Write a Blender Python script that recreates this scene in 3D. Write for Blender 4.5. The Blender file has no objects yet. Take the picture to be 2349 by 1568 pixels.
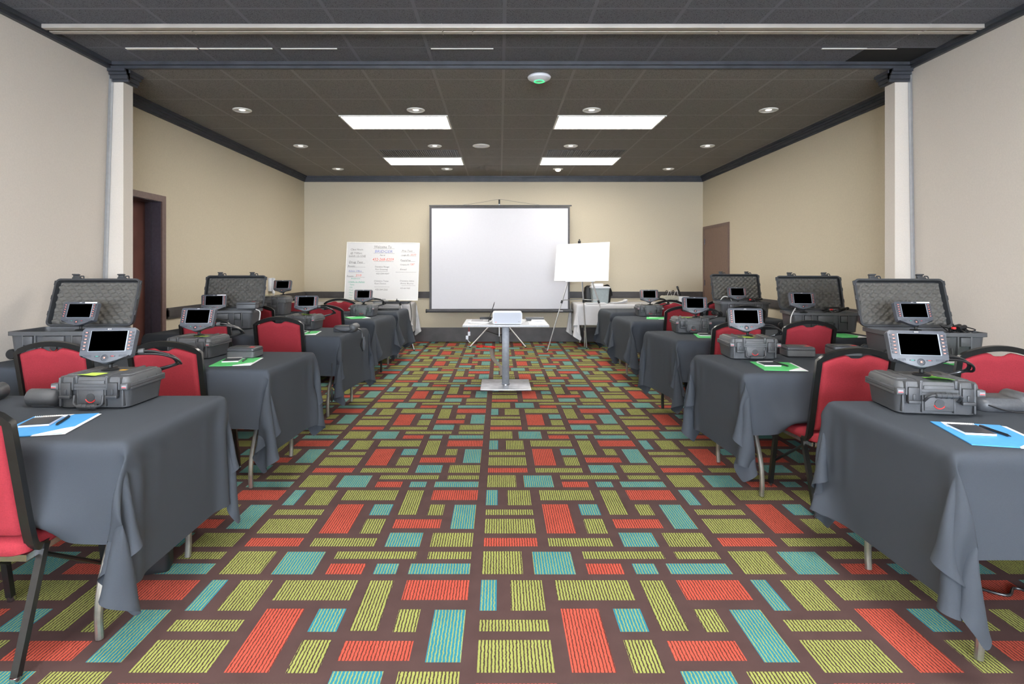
import bpy, bmesh, math, random
import numpy as np
from mathutils import Vector, Matrix
random.seed(7)
PI = math.pi
scn = bpy.context.scene
C = scn.collection
EYE = 1.365

# ------------------------------------------------------------------ materials
def lin(c):
    c = c / 255.0
    return c / 12.92 if c <= 0.04045 else ((c + 0.055) / 1.055) ** 2.4
def rgb(r, g, b): return (lin(r), lin(g), lin(b), 1.0)
class NT:
    def __init__(s, m):
        s.t = m.node_tree; s.n = s.t.nodes; s.l = s.t.links
    def node(s, typ, **kw):
        n = s.n.new(typ)
        for k, v in kw.items(): setattr(n, k, v)
        return n
    def link(s, a, b): s.l.new(a, b)
    def math(s, op, a, b=None, clamp=False):
        n = s.n.new('ShaderNodeMath'); n.operation = op; n.use_clamp = clamp
        for i, v in enumerate((a, b)):
            if v is None: continue
            if isinstance(v, (int, float)): n.inputs[i].default_value = v
            else: s.l.new(v, n.inputs[i])
        return n.outputs[0]
    def mix(s, f, a, b):
        n = s.n.new('ShaderNodeMix'); n.data_type = 'RGBA'
        for i, v in ((0, f), (6, a), (7, b)):
            if isinstance(v, (int, float, tuple)): n.inputs[i].default_value = v
            else: s.l.new(v, n.inputs[i])
        return n.outputs[2]
    def noise(s, scale, detail=2, coord=None, rough=0.5):
        n = s.n.new('ShaderNodeTexNoise'); n.inputs['Scale'].default_value = scale
        n.inputs['Detail'].default_value = detail; n.inputs['Roughness'].default_value = rough
        s.l.new(coord if coord is not None else s.coord(), n.inputs['Vector'])
        return n.outputs[0]
    def coord(s, which='Object'):
        if not hasattr(s, '_c'): s._c = s.n.new('ShaderNodeTexCoord')
        return s._c.outputs[which]
def base_mat(name, rough=0.5, metal=0.0, spec=0.5):
    m = bpy.data.materials.new(name); m.use_nodes = True
    b = m.node_tree.nodes['Principled BSDF']
    b.inputs['Roughness'].default_value = rough; b.inputs['Metallic'].default_value = metal
    b.inputs['Specular IOR Level'].default_value = spec
    return m, b, NT(m)
def mat(name, col, rough=0.5, metal=0.0, spec=0.5, var=0.12, vscale=30.0, bump=0.0, bscale=200.0):
    m, b, t = base_mat(name, rough, metal, spec)
    c = rgb(*col)
    if var > 0:
        n = t.noise(vscale, 3)
        r = t.node('ShaderNodeMapRange'); r.inputs[1].default_value = 0.3; r.inputs[2].default_value = 0.7
        t.link(n, r.inputs[0])
        lo = tuple(x * (1 - var) for x in c[:3]) + (1,); hi = tuple(min(1, x * (1 + var)) for x in c[:3]) + (1,)
        t.link(t.mix(r.outputs[0], lo, hi), b.inputs['Base Color'])
    else: b.inputs['Base Color'].default_value = c
    if bump > 0:
        bp = t.node('ShaderNodeBump'); bp.inputs['Strength'].default_value = bump; bp.inputs['Distance'].default_value = 0.002
        t.link(t.noise(bscale, 3), bp.inputs['Height']); t.link(bp.outputs[0], b.inputs['Normal'])
    return m
def emit(name, col, strength):
    m, b, t = base_mat(name, 0.6)
    b.inputs['Base Color'].default_value = rgb(*col)
    b.inputs['Emission Color'].default_value = rgb(*col); b.inputs['Emission Strength'].default_value = strength
    return m

M = {}
M['wall_far'] = mat('wallcovering_cream', (203, 192, 169), 0.75, var=0.03, vscale=60, bump=0.25, bscale=350)
M['wall_near'] = mat('partition_fabric', (212, 203, 192), 0.8, var=0.03, vscale=90, bump=0.25, bscale=500)
M['trim'] = mat('blue_black_trim', (62, 64, 70), 0.45, var=0.2, vscale=8)
M['rail'] = mat('grained_dark_rail', (72, 68, 68), 0.5, var=0.25, vscale=5)
M['doorframe'] = mat('plum_brown_frame', (112, 90, 84), 0.45, var=0.1)
M['doorleaf'] = mat('dark_red_wood_door', (112, 72, 64), 0.4, var=0.2, vscale=4)
M['doorleaf2'] = mat('taupe_door', (122, 98, 86), 0.5, var=0.08)
M['jamb'] = mat('dark_jamb', (84, 78, 90), 0.4, var=0.1)
M['metal_edge'] = mat('brushed_edge_strip', (200, 205, 212), 0.3, 0.9, var=0.05)
M['white_metal'] = mat('white_enamel', (232, 230, 224), 0.4, var=0.04)
M['track'] = mat('aluminium_track', (190, 184, 176), 0.45, 0.4, var=0.1, vscale=3)
M['track_dark'] = mat('track_groove', (70, 70, 74), 0.5, 0.5)
M['black_hole'] = mat('open_plenum_black', (12, 12, 14), 0.9, var=0)
M['reflector'] = mat('downlight_reflector', (225, 225, 225), 0.4, 0.1, var=0.05)
M['chrome'] = mat('chrome_tube', (200, 202, 205), 0.22, 1.0, var=0.05)
M['steel'] = mat('dull_steel_tube', (168, 165, 158), 0.35, 0.85, var=0.12)
M['alu'] = mat('aluminium_tube', (205, 206, 208), 0.35, 0.8, var=0.05)
M['black_metal'] = mat('black_enamel_steel', (26, 27, 27), 0.28, 0.0, 0.6, var=0.2, vscale=40)
M['red'] = mat('crimson_upholstery', (150, 46, 56), 0.85, spec=0.25, var=0.12, vscale=220, bump=0.35, bscale=900)
M['cloth'] = mat('charcoal_tablecloth', (63, 68, 75), 0.85, spec=0.22, var=0.06, vscale=600, bump=0.3, bscale=1500)
M['white_cloth'] = mat('white_tablecloth', (208, 208, 211), 0.85, spec=0.2, var=0.02)
M['laminate'] = mat('brown_laminate', (110, 86, 66), 0.5)
M['case'] = mat('rugged_plastic', (76, 78, 81), 0.36, spec=0.65, var=0.12, vscale=300, bump=0.5, bscale=700)
M['case_dark'] = mat('rugged_plastic_dark', (58, 60, 63), 0.4, spec=0.5, var=0.1, vscale=300, bump=0.3, bscale=700)
M['foam'] = mat('egg_crate_foam', (106, 104, 100), 0.95, spec=0.1, var=0.03, vscale=60)
M['rubber'] = mat('black_rubber', (22, 23, 25), 0.5, var=0.15)
M['cable'] = mat('black_cable', (30, 31, 33), 0.3, spec=0.6, var=0.1)
M['cable_white'] = mat('white_cable', (225, 225, 225), 0.4, var=0.03)
M['bezel'] = mat('terminal_bezel', (78, 82, 90), 0.4, spec=0.5, var=0.06)
M['bezel_edge'] = mat('terminal_light_edge', (150, 158, 170), 0.35, var=0.05)
M['button'] = mat('terminal_button', (60, 64, 72), 0.45)
M['screen'] = mat('blank_screen', (0, 0, 0), 0.9, spec=0.0, var=0)
M['lit_red'] = emit('button_red_light', (240, 130, 115), 0.25)
M['teal'] = mat('teal_key', (60, 170, 150), 0.5)
M['redmark'] = mat('red_mark', (214, 50, 50), 0.5, var=0.03)
M['whitemark'] = mat('white_mark', (235, 235, 238), 0.5, var=0.02)
M['greymark'] = mat('grey_label', (140, 140, 145), 0.5, var=0.05)
M['yellowmark'] = mat('yellow_label', (226, 170, 50), 0.5, var=0.05)
M['sticky'] = mat('lime_sticky_paper', (190, 226, 90), 0.8, var=0.05)
M['sticky_green'] = mat('green_sticky_paper', (120, 200, 60), 0.8, var=0.05)
M['blue'] = mat('sky_blue_card', (72, 152, 214), 0.6, var=0.04)
M['green'] = mat('mint_green_card', (86, 196, 112), 0.6, var=0.04)
M['paper'] = mat('white_paper', (236, 236, 240), 0.7, var=0.02)
M['book'] = mat('black_cover', (44, 48, 56), 0.35, var=0.1)
M['pen'] = mat('black_pen', (24, 26, 30), 0.3)
M['device_white'] = mat('white_plastic', (222, 224, 230), 0.4, var=0.02)
M['device_grille'] = mat('pale_grille', (196, 201, 212), 0.6, var=0.04, vscale=900)
M['box_grey'] = mat('grey_box_plastic', (84, 86, 88), 0.45, var=0.08)
M['pouch'] = mat('charcoal_hard_case', (72, 74, 78), 0.42, var=0.12, vscale=120)
M['granite'] = mat('speckled_top', (190, 192, 196), 0.3, var=0.45, vscale=420)
M['column'] = mat('dark_polished_steel', (118, 120, 124), 0.45, 0.35, var=0.1)
M['silver'] = mat('brushed_base_plate', (205, 205, 208), 0.28, 0.75, var=0.2, vscale=12)
M['fabric_screen'] = mat('matte_screen_fabric', (200, 201, 208), 0.9, spec=0.1, var=0.01)
M['screen_border'] = mat('screen_black_border', (70, 70, 74), 0.7)
M['board'] = mat('whiteboard_surface', (214, 213, 212), 0.35, var=0.01)
M['flip'] = mat('bright_paper', (252, 252, 252), 0.8, var=0)
M['ink'] = mat('grey_ink', (120, 118, 116), 0.8, var=0.2)
M['ink_blue'] = mat('blue_ink', (120, 132, 190), 0.8, var=0.2)
M['ink_red'] = mat('red_ink', (236, 110, 86), 0.8, var=0.1)
M['ink_green'] = mat('green_ink', (70, 170, 140), 0.8, var=0.1)
M['bin'] = mat('grey_translucent_bin', (158, 168, 170), 0.35, var=0.06)
M['tape'] = mat('grey_floor_tape', (104, 98, 94), 0.6, var=0.2, vscale=60)
M['red_cable'] = mat('red_cord', (214, 40, 36), 0.4)
M['led'] = emit('panel_diffuser', (255, 249, 240), 11.0)
M['led_added_fill'] = emit('added_fill_diffuser', (255, 251, 246), 17.0)  # stronger unseen panels, added to brighten the near zone
M['led_ring'] = emit('green_status_ring', (60, 230, 140), 0.8)
M['window_glow'] = emit('daylight_glass', (215, 230, 255), 4.0)

def ceiling_mat(name, col, ox, oy):
    m, b, t = base_mat(name, 0.9, 0, 0.2)
    sx = t.node('ShaderNodeSeparateXYZ'); t.link(t.coord(), sx.inputs[0])
    def line(out, o):
        u = t.math('FRACT', t.math('DIVIDE', t.math('SUBTRACT', out, o - 0.61 * 40), 0.61))
        d = t.math('ABSOLUTE', t.math('SUBTRACT', u, 0.5))
        return t.math('GREATER_THAN', d, 0.5 - 0.021)
    g = t.math('MAXIMUM', line(sx.outputs[0], ox), line(sx.outputs[1], oy))
    n1 = t.noise(150, 3, rough=0.7); n2 = t.noise(34, 2)
    sp = t.math('LESS_THAN', n1, 0.42)
    c = rgb(*col); dk = tuple(x * 0.35 for x in c[:3]) + (1,); lt = tuple(min(1, x * 1.25) for x in c[:3]) + (1,)
    base = t.mix(n2, c, tuple(x * 1.15 for x in c[:3]) + (1,))
    t.link(t.mix(g, t.mix(sp, base, dk), lt), b.inputs['Base Color'])
    bp = t.node('ShaderNodeBump'); bp.inputs['Strength'].default_value = 0.6; bp.inputs['Distance'].default_value = 0.004
    t.link(t.math('MAXIMUM', t.math('MINIMUM', n1, 0.5), g), bp.inputs['Height']); t.link(bp.outputs[0], b.inputs['Normal'])
    return m
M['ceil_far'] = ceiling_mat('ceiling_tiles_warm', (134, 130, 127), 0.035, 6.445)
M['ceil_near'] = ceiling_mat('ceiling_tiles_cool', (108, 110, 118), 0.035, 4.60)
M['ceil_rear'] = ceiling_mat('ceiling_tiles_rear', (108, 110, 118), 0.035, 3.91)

SEAM, PX, PZ = -0.105, 1.177, 1.024
def carpet(name, ca, cb, duty):
    m, b, t = base_mat(name, 0.95, 0, 0.1)
    sx = t.node('ShaderNodeSeparateXYZ'); t.link(t.coord(), sx.inputs[0])
    nz = t.noise(55, 2); pitch = PX / 92
    xx = t.math('ADD', sx.outputs[0], t.math('MULTIPLY', t.math('SUBTRACT', nz, 0.5), 0.0085))
    n3 = t.noise(420, 1)
    xx = t.math('ADD', xx, t.math('MULTIPLY', t.math('SUBTRACT', n3, 0.5), 0.004))
    u = t.math('FRACT', t.math('DIVIDE', t.math('SUBTRACT', xx, SEAM - PX * 40), pitch))
    s = t.math('LESS_THAN', t.math('ABSOLUTE', t.math('SUBTRACT', u, 0.5)), duty / 2)
    n2 = t.noise(9, 3)
    def two(c): return t.mix(n2, tuple(x * 0.82 for x in c[:3]) + (1,), tuple(x * 1.18 for x in c[:3]) + (1,))
    col = t.mix(s, two(rgb(*cb)), two(rgb(*ca)))
    f = t.noise(900, 2)
    t.link(t.mix(t.math('MULTIPLY', f, 0.35), col, tuple(x * 0.5 for x in rgb(*cb)[:3]) + (1,)), b.inputs['Base Color'])
    bp = t.node('ShaderNodeBump'); bp.inputs['Strength'].default_value = 0.5; bp.inputs['Distance'].default_value = 0.003
    t.link(t.math('ADD', f, t.math('MULTIPLY', s, 0 if 'brown' in name else 1)), bp.inputs['Height']); t.link(bp.outputs[0], b.inputs['Normal'])
    return m
BR = (100, 78, 76)
M['c_brown'] = carpet('carpet_brown', (88, 68, 66), (88, 68, 66), 0.5)
M['c_green'] = carpet('carpet_green_bars', (170, 176, 96), (74, 60, 54), 0.62)
M['c_red'] = carpet('carpet_red_bars', (208, 94, 76), (104, 54, 46), 0.66)
M['c_blue'] = carpet('carpet_blue_bars', (160, 174, 106), (52, 134, 152), 0.36)

# ------------------------------------------------------------------ mesh builder
class MB:
    def __init__(s): s.bm = bmesh.new()
    def _tf(s, verts, T):
        if T is not None: bmesh.ops.transform(s.bm, matrix=T, verts=verts)
    def _mi(s, faces, mi):
        for f in faces: f.material_index = mi
    def box(s, c, d, bev=0.0, seg=2, T=None, mi=0):
        r = bmesh.ops.create_cube(s.bm, size=1.0, matrix=Matrix.Translation(Vector(c)) @ Matrix.Diagonal((d[0], d[1], d[2], 1)))
        vs = r['verts']; s._mi({f for v in vs for f in v.link_faces}, mi)
        if bev > 0:
            es = list({e for v in vs for e in v.link_edges})
            r2 = bmesh.ops.bevel(s.bm, geom=es, offset=bev, segments=seg, profile=0.5, affect='EDGES')
            vs = list({v for f in r2['faces'] for v in f.verts} | {v for v in vs if v.is_valid})
            s._mi({f for v in vs for f in v.link_faces}, mi)
        s._tf(vs, T); return s
    def bx(s, x0, x1, y0, y1, z0, z1, **k):
        return s.box(((x0 + x1) / 2, (y0 + y1) / 2, (z0 + z1) / 2), (x1 - x0, y1 - y0, z1 - z0), **k)
    def loft(s, rings, cap=True, T=None, mi=0, close=True):
        R = [[s.bm.verts.new(p) for p in ring] for ring in rings]
        n = len(R[0]); fs = []
        for a, b in zip(R, R[1:]):
            for i in range(n if close else n - 1):
                j = (i + 1) % n
                fs.append(s.bm.faces.new((a[i], a[j], b[j], b[i])))
        if cap:
            fs.append(s.bm.faces.new(list(reversed(R[0])))); fs.append(s.bm.faces.new(R[-1]))
        s._mi(fs, mi); s._tf([v for r in R for v in r], T); return s
    def tube(s, pts, r, n=8, T=None, mi=0, closed=False, prof=None):
        pts = [Vector(p) for p in pts]; rings = []; N = len(pts)
        rr = r if isinstance(r, (list, tuple)) else [r] * N
        up = None
        for i, p in enumerate(pts):
            if closed: d = (pts[(i + 1) % N] - pts[i - 1]).normalized()
            else: d = (pts[min(i + 1, N - 1)] - pts[max(i - 1, 0)]).normalized()
            if up is None:
                up = Vector((0, 0, 1)) if abs(d.z) < 0.9 else Vector((0, 1, 0))
            x = up.cross(d)
            if x.length < 1e-5: x = Vector((1, 0, 0)).cross(d)
            x.normalize(); y = d.cross(x).normalized(); up = y
            if prof: rings.append([p + x * a + y * b for a, b in prof])
            else: rings.append([p + (x * math.cos(2 * PI * k / n) + y * math.sin(2 * PI * k / n)) * rr[i] for k in range(n)])
        if closed: rings.append(rings[0]); return s.loft(rings, cap=False, T=T, mi=mi)
        return s.loft(rings, T=T, mi=mi)
    def lathe(s, prof, n=24, T=None, mi=0, cap=True):
        rings = [[(r * math.cos(2 * PI * k / n), r * math.sin(2 * PI * k / n), z) for k in range(n)] for r, z in prof]
        return s.loft(rings, cap=cap, T=T, mi=mi)
    def prism(s, poly, d0, d1, T=None, mi=0, bev=0.0):
        """polygon in x,z extruded along y from d0 to d1 (front first)"""
        a = [s.bm.verts.new((x, d0, z)) for x, z in poly]; b = [s.bm.verts.new((x, d1, z)) for x, z in poly]
        n = len(poly); fs = [s.bm.faces.new(a), s.bm.faces.new(list(reversed(b)))]
        for i in range(n):
            j = (i + 1) % n; fs.append(s.bm.faces.new((a[j], a[i], b[i], b[j])))
        s._mi(fs, mi)
        if bev > 0:
            es = list(fs[0].edges)
            r2 = bmesh.ops.bevel(s.bm, geom=es, offset=bev, segments=2, profile=0.5, affect='EDGES')
            s._mi(r2['faces'], mi)
            vs = list({v for f in r2['faces'] for v in f.verts} | {v for v in a + b if v.is_valid})
        else: vs = a + b
        s._tf(vs, T); return s
    def build(s, name, mats, parent=None, smooth=True, angle=35, loc=None):
        bmesh.ops.recalc_face_normals(s.bm, faces=s.bm.faces)
        me = bpy.data.meshes.new(name); s.bm.to_mesh(me); s.bm.free()
        for m in (mats if isinstance(mats, (list, tuple)) else [mats]): me.materials.append(m if not isinstance(m, str) else M[m])
        if smooth:
            me.polygons.foreach_set('use_smooth', [True] * len(me.polygons))
            me.set_sharp_from_angle(angle=math.radians(angle))
        o = bpy.data.objects.new(name, me); C.objects.link(o)
        if parent: o.parent = parent
        if loc: o.location = loc
        return o

def rrect(w, h, r, n=4, z=None, cx=0, cy=0):
    out = []
    for qx, qy, a0 in ((1, 1, 0), (-1, 1, 90), (-1, -1, 180), (1, -1, 270)):
        for k in range(n + 1):
            a = math.radians(a0 + 90 * k / n)
            p = (cx + qx * (w / 2 - r) + r * math.cos(a), cy + qy * (h / 2 - r) + r * math.sin(a))
            out.append(p if z is None else (p[0], p[1], z))
    return out
def spline(pts, n=8):
    P = [Vector(p) for p in pts]; P = [P[0] * 2 - P[1]] + P + [P[-1] * 2 - P[-2]]
    out = []
    for i in range(1, len(P) - 2):
        for k in range(n):
            t = k / n; a, b, c, d = P[i - 1:i + 3]
            out.append(0.5 * ((2 * b) + (-a + c) * t + (2 * a - 5 * b + 4 * c - d) * t * t + (-a + 3 * b - 3 * c + d) * t ** 3))
    out.append(P[-2]); return out
def fillet(pts, r, n=4):
    P = [Vector(p) for p in pts]; out = [P[0]]
    for i in range(1, len(P) - 1):
        a = (P[i - 1] - P[i]); b = (P[i + 1] - P[i]); ra = min(r, a.length * .45, b.length * .45)
        p0 = P[i] + a.normalized() * ra; p1 = P[i] + b.normalized() * ra
        for k in range(n + 1):
            t = k / n; out.append(p0 * (1 - t) ** 2 + P[i] * 2 * t * (1 - t) + p1 * t * t)
    out.append(P[-1]); return out
def TR(loc=(0, 0, 0), rx=0, ry=0, rz=0):
    return Matrix.Translation(loc) @ Matrix.Rotation(rz, 4, 'Z') @ Matrix.Rotation(ry, 4, 'Y') @ Matrix.Rotation(rx, 4, 'X')

def tag(o, label, cat, group=None, kind=None):
    if label: o['label'] = label
    if cat: o['category'] = cat
    if group: o['group'] = group
    if kind: o['kind'] = kind
    return o
def thing(name, loc=(0, 0, 0), rz=0, label=None, cat=None, group=None):
    o = bpy.data.objects.new(name, None); C.objects.link(o); o.empty_display_size = 0.05
    o.location = loc; o.rotation_euler = (0, 0, rz)
    return tag(o, label, cat, group)
def struct(o): o['kind'] = 'structure'; return o
CH = {}
def dup(o, parent=None):
    c = o.copy(); C.objects.link(c); c.parent = parent
    for ch in list(o.children): dup(ch, c)
    return c
USED = set()
def place(proto, loc, rz, label, group=None):
    """first use moves the prototype itself, every later use is a copy of it with its parts"""
    o = proto if proto.name not in USED else dup(proto)
    USED.add(proto.name)
    o.location = loc; o.rotation_euler = (0, 0, rz); o['label'] = label
    if group: o['group'] = group
    return o

# ------------------------------------------------------------------ the room
ZF, ZN = EYE + 1.71, EYE + 1.76          # far and near ceiling heights
YB = 10.75; YP = 4.97; YR = -5.6
XL, XR = -3.64, 3.79                     # far room side walls
nLt, nLb, nRt, nRb = -3.355, -3.45, 3.545, 3.59   # operable partitions, top and bottom

def floor():
    rect = [('B', .025, .093, 2.301, 2.528), ('G', .151, .289, 2.301, 2.525), ('G', .345, .664, 2.373, 2.525), ('G', .715, .821, 2.173, 2.523),
        ('R', .877, 1.150, 2.375, 2.526), ('G', .028, .292, 3.194, 3.265), ('G', .028, .292, 2.972, 3.143), ('R', .350, .501, 2.972, 3.338),
        ('B', .559, .668, 3.191, 3.338), ('G', .559, .667, 2.970, 3.143), ('G', .880, .966, 3.190, 3.334), ('R', .717, .967, 3.031, 3.138),
        ('B', 1.023, 1.147, 3.023, 3.331), ('R', .026, .293, 2.833, 2.921), ('G', .349, .665, 2.833, 2.919), ('B', .717, .889, 2.829, 2.979),
        ('G', .940, 1.147, 2.829, 2.977), ('G', .024, .210, 2.576, 2.783), ('B', .261, .446, 2.574, 2.779), ('G', .503, .886, 2.711, 2.781),
        ('G', .942, 1.146, 2.709, 2.779), ('R', .503, .665, 2.575, 2.667), ('B', .716, .818, 2.576, 2.667), ('B', .872, 1.148, 2.576, 2.668)]
    z0 = 2.2; R = []
    for c, x0, x1, a, b in rect:
        a -= z0; b -= z0
        if a < 0: R += [(c, x0, x1, 0, b), (c, x0, x1, PZ + a, PZ)]
        elif b > PZ: R += [(c, x0, x1, a, PZ), (c, x0, x1, 0, b - PZ)]
        else: R.append((c, x0, x1, a, b))
    cuts = sorted({0, PZ} | {round(v, 4) for r in R for v in r[3:5]})
    cell = []
    for a, b in zip(cuts, cuts[1:]):
        row = sorted((r[1], r[2], r[0]) for r in R if r[3] <= a + 1e-4 and r[4] >= b - 1e-4)
        x = 0
        for p, q, c in row:
            cell.append((x, p, a, b, 0)); cell.append((p, q, a, b, {'G': 1, 'R': 2, 'B': 3}[c])); x = q
        cell.append((x, PX, a, b, 0))
    V = []; F = []; MI = []
    for i in range(-4, 4):
        for j in range(-8, 9):
            ox = SEAM + i * PX; oy = z0 + j * PZ
            for x0, x1, a, b, m in cell:
                xa, xb, ya, yb = ox + x0, ox + x1, oy + a, oy + b
                xa, xb, ya, yb = max(xa, -3.9), min(xb, 4.0), max(ya, YR), min(yb, YB + .05)
                if xb - xa < 1e-5 or yb - ya < 1e-5: continue
                k = len(V); V += [(xa, ya, 0), (xb, ya, 0), (xb, yb, 0), (xa, yb, 0)]; F.append((k, k + 1, k + 2, k + 3)); MI.append(m)
    me = bpy.data.meshes.new('floor'); me.from_pydata(V, [], F)
    for k in ('c_brown', 'c_green', 'c_red', 'c_blue'): me.materials.append(M[k])
    me.polygons.foreach_set('material_index', MI)
    o = bpy.data.objects.new('floor', me); C.objects.link(o); struct(o)
floor()

def wallbox(name, m, *b): return struct(MB().bx(*b).build(name, m, smooth=False))
wallbox('wall_back', 'wall_far', -3.9, 4.0, YB, YB + .1, 0, ZF + .1)
# left far wall with the door opening (y 5.28..6.20)
mb = MB(); mb.bx(XL - .3, XL, 5.12, 5.28, 0, ZF); mb.bx(XL - .3, XL, 6.205, YB, 0, ZF); mb.bx(XL - .3, XL, 5.28, 6.205, 2.085, ZF)
struct(mb.build('wall_left', 'wall_far', smooth=False))
wallbox('wall_right', 'wall_far', XR, XR + .2, 5.12, YB, 0, ZF)
# wall stubs (pilasters) between the two zones
for s, x0, x1 in (('left', -3.95, -3.255), ('right', 3.42, 4.0)):
    wallbox('wall_stub_' + s, 'wall_near', x0, x1, 4.99, 5.12, 0, ZF)
def lean(name, xt, xb, sgn, m, y0, y1, z0, z1, th=.08):
    def X(z): return xb + (xt - xb) * (z / ZN)
    rings = [[(X(z), y0, z), (X(z), y1, z), (X(z) + sgn * th, y1, z), (X(z) + sgn * th, y0, z)] for z in (z0, z1)]
    return struct(MB().loft(rings).build(name, m, smooth=False))
lean('wall_near_left', nLt, nLb, -1, 'wall_near', YR, YP, 0, ZN)
lean('wall_near_right', nRt, nRb, 1, 'wall_near', YR, YP, 0, ZN)
def strip(name, xt, xb, w, m, y0, y1, z0=0, z1=ZN):
    def X(z): return xb + (xt - xb) * (z / ZN)
    rings = [[(X(z), y0, z), (X(z), y1, z), (X(z) + w, y1, z), (X(z) + w, y0, z)] for z in (z0, z1)]
    return struct(MB().loft(rings).build(name, m, smooth=False))
strip('trim_panel_edge_left', nLt, nLb, .022, 'metal_edge', YP - .012, YP + .016, 0, ZN - .05)
strip('trim_panel_edge_right', nRt, nRb, -.016, 'metal_edge', YP - .012, YP + .016, 0, ZN - .05)
# rear of the room (behind the camera) with a window wall
mb = MB(); mb.bx(-3.6, 3.7, YR - .15, YR, 0, .9); mb.bx(-3.6, 3.7, YR - .15, YR, 2.5, ZN)
mb.bx(-3.6, -2.8, YR - .15, YR, .9, 2.5); mb.bx(2.9, 3.7, YR - .15, YR, .9, 2.5)
struct(mb.build('wall_rear', 'wall_far', smooth=False))
w = struct(MB().bx(-2.8, 2.9, YR - .1, YR - .08, .9, 2.5).build('window_1', 'window_glow', smooth=False))
fr = MB()
for x in (-2.8, -.9, 1.0, 2.86): fr.bx(x, x + .04, YR - .08, YR, .9, 2.5)
fr.build('window_frame', 'white_metal', w, smooth=False)
# ceilings
c1 = struct(MB().bx(-3.9, 4.0, 4.96, YB + .05, ZF, ZF + .08).build('ceiling', 'ceil_far', smooth=False))
struct(MB().bx(-3.6, 4.0, 4.29, 4.96, ZN, ZN + .08).build('ceiling_near', 'ceil_near', smooth=False))
struct(MB().bx(-3.6, 4.0, YR, 4.29, ZN, ZN + .08).build('ceiling_rear', 'ceil_rear', smooth=False))
# dark soffit edge where the near ceiling steps down
mb = MB(); mb.bx(-3.5, 3.7, 4.93, 4.962, ZF - .002, ZN); mb.bx(-3.5, 3.7, 4.905, 4.935, ZN - .028, ZN)
struct(mb.build('trim_soffit', 'trim', smooth=False))
def crown(name, pts, closed=False):
    """moulding swept under the ceiling, profile steps out from the wall"""
    mb = MB()
    for (a, b, nx, ny) in pts:
        for out, z0, z1 in ((.018, ZF - .102, ZF), (.034, ZF - .082, ZF), (.05, ZF - .05, ZF), (.07, ZF - .026, ZF)):
            xs = sorted((a[0], b[0])); ys = sorted((a[1], b[1]))
            if nx: mb.bx(min(a[0], a[0] + nx * out), max(a[0], a[0] + nx * out), ys[0], ys[1], z0, z1)
            else: mb.bx(xs[0], xs[1], min(a[1], a[1] + ny * out), max(a[1], a[1] + ny * out), z0, z1)
    return struct(mb.build(name, 'trim', smooth=False))
crown('trim_crown_left', [((XL, 5.12), (XL, YB), 1, 0)])
crown('trim_crown_right', [((XR, 5.12), (XR, YB), -1, 0)])
crown('trim_crown_back', [((XL, YB), (XR, YB), 0, -1)])
crown('trim_cap_left', [((-3.255, 4.975), (-3.255, 5.16), 1, 0), ((-3.35, 4.99), (-3.2, 4.99), 0, -1)])
crown('trim_cap_right', [((3.42, 4.975), (3.42, 5.16), -1, 0), ((3.36, 4.99), (3.53, 4.99), 0, -1)])
# thin dark track along the head of both partitions
for s, xt, sg in (('left', nLt, 1), ('right', nRt, -1)):
    mb = MB(); mb.bx(min(xt - sg * .02, xt + sg * .055), max(xt - sg * .02, xt + sg * .055), YR, 4.98, ZN - .028, ZN)
    mb.bx(min(xt - sg * .02, xt + sg * .03), max(xt - sg * .02, xt + sg * .03), YR, 4.98, ZN - .05, ZN - .028)
    struct(mb.build('trim_head_' + s, 'trim', smooth=False))
# baseboards
for nm, b in (('back', (XL, XR, YB - .02, YB, 0, .262)), ('left', (XL, XL + .02, 6.3, YB - .02, 0, .262)), ('right', (XR - .02, XR, 5.12, 9.45, 0, .262))):
    mb = MB(); mb.bx(*b); x0, x1, y0, y1, z0, z1 = b
    if nm == 'back': mb.bx(x0, x1, y0 - .008, y1, .2, .25)
    struct(mb.build('baseboard_' + nm, 'rail', smooth=False))
# chair rails
mb = MB(); mb.bx(XL, XR, YB - .025, YB, .812, .93); mb.bx(XL, XR, YB - .035, YB, .835, .905); struct(mb.build('trim_rail_back', 'rail', smooth=False))
mb = MB(); mb.bx(XL, XL + .025, 6.3, YB - .03, .812, .93); mb.bx(XL, XL + .035, 6.3, YB - .03, .835, .905); struct(mb.build('trim_rail_left', 'rail', smooth=False))
mb = MB(); mb.bx(XR - .025, XR, 5.12, 9.44, .812, .93); mb.bx(XR - .035, XR, 5.12, 9.44, .835, .905); struct(mb.build('trim_rail_right', 'rail', smooth=False))
# doors
d = thing('door_1'); struct(d)
mb = MB(); mb.bx(XL - .002, XL + .015, 6.20, 6.27, 0, 2.145); mb.bx(XL - .002, XL + .015, 5.22, 5.285, 0, 2.145); mb.bx(XL - .002, XL + .015, 5.285, 6.2, 2.08, 2.145)
mb.build('door_frame', 'doorframe', d, smooth=False)
mb = MB(); mb.bx(XL - .19, XL, 6.195, 6.206, 0, 2.085); mb.bx(XL - .19, XL, 5.28, 5.29, 0, 2.085); mb.bx(XL - .19, XL, 5.29, 6.195, 2.074, 2.085)
mb.bx(XL - .12, XL - .1, 6.18, 6.2, 0, 2.08)
mb.build('door_jamb', 'jamb', d, smooth=False)
lf = MB().bx(XL - .21, XL - .17, 5.29, 6.195, 0.01, 2.075).build('door_leaf', 'doorleaf', d, smooth=False)
MB().tube([(XL - .165, 5.38, 1.0), (XL - .12, 5.38, 1.0), (XL - .12, 5.5, 1.0)], .01).build('door_handle', 'steel', lf)
d = thing('door_2'); struct(d)
mb = MB(); mb.bx(XR - .018, XR + .002, 9.50, 9.55, 0, 2.13); mb.bx(XR - .018, XR + .002, 10.63, 10.7, 0, 2.13); mb.bx(XR - .018, XR + .002, 9.55, 10.63, 2.08, 2.13)
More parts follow.
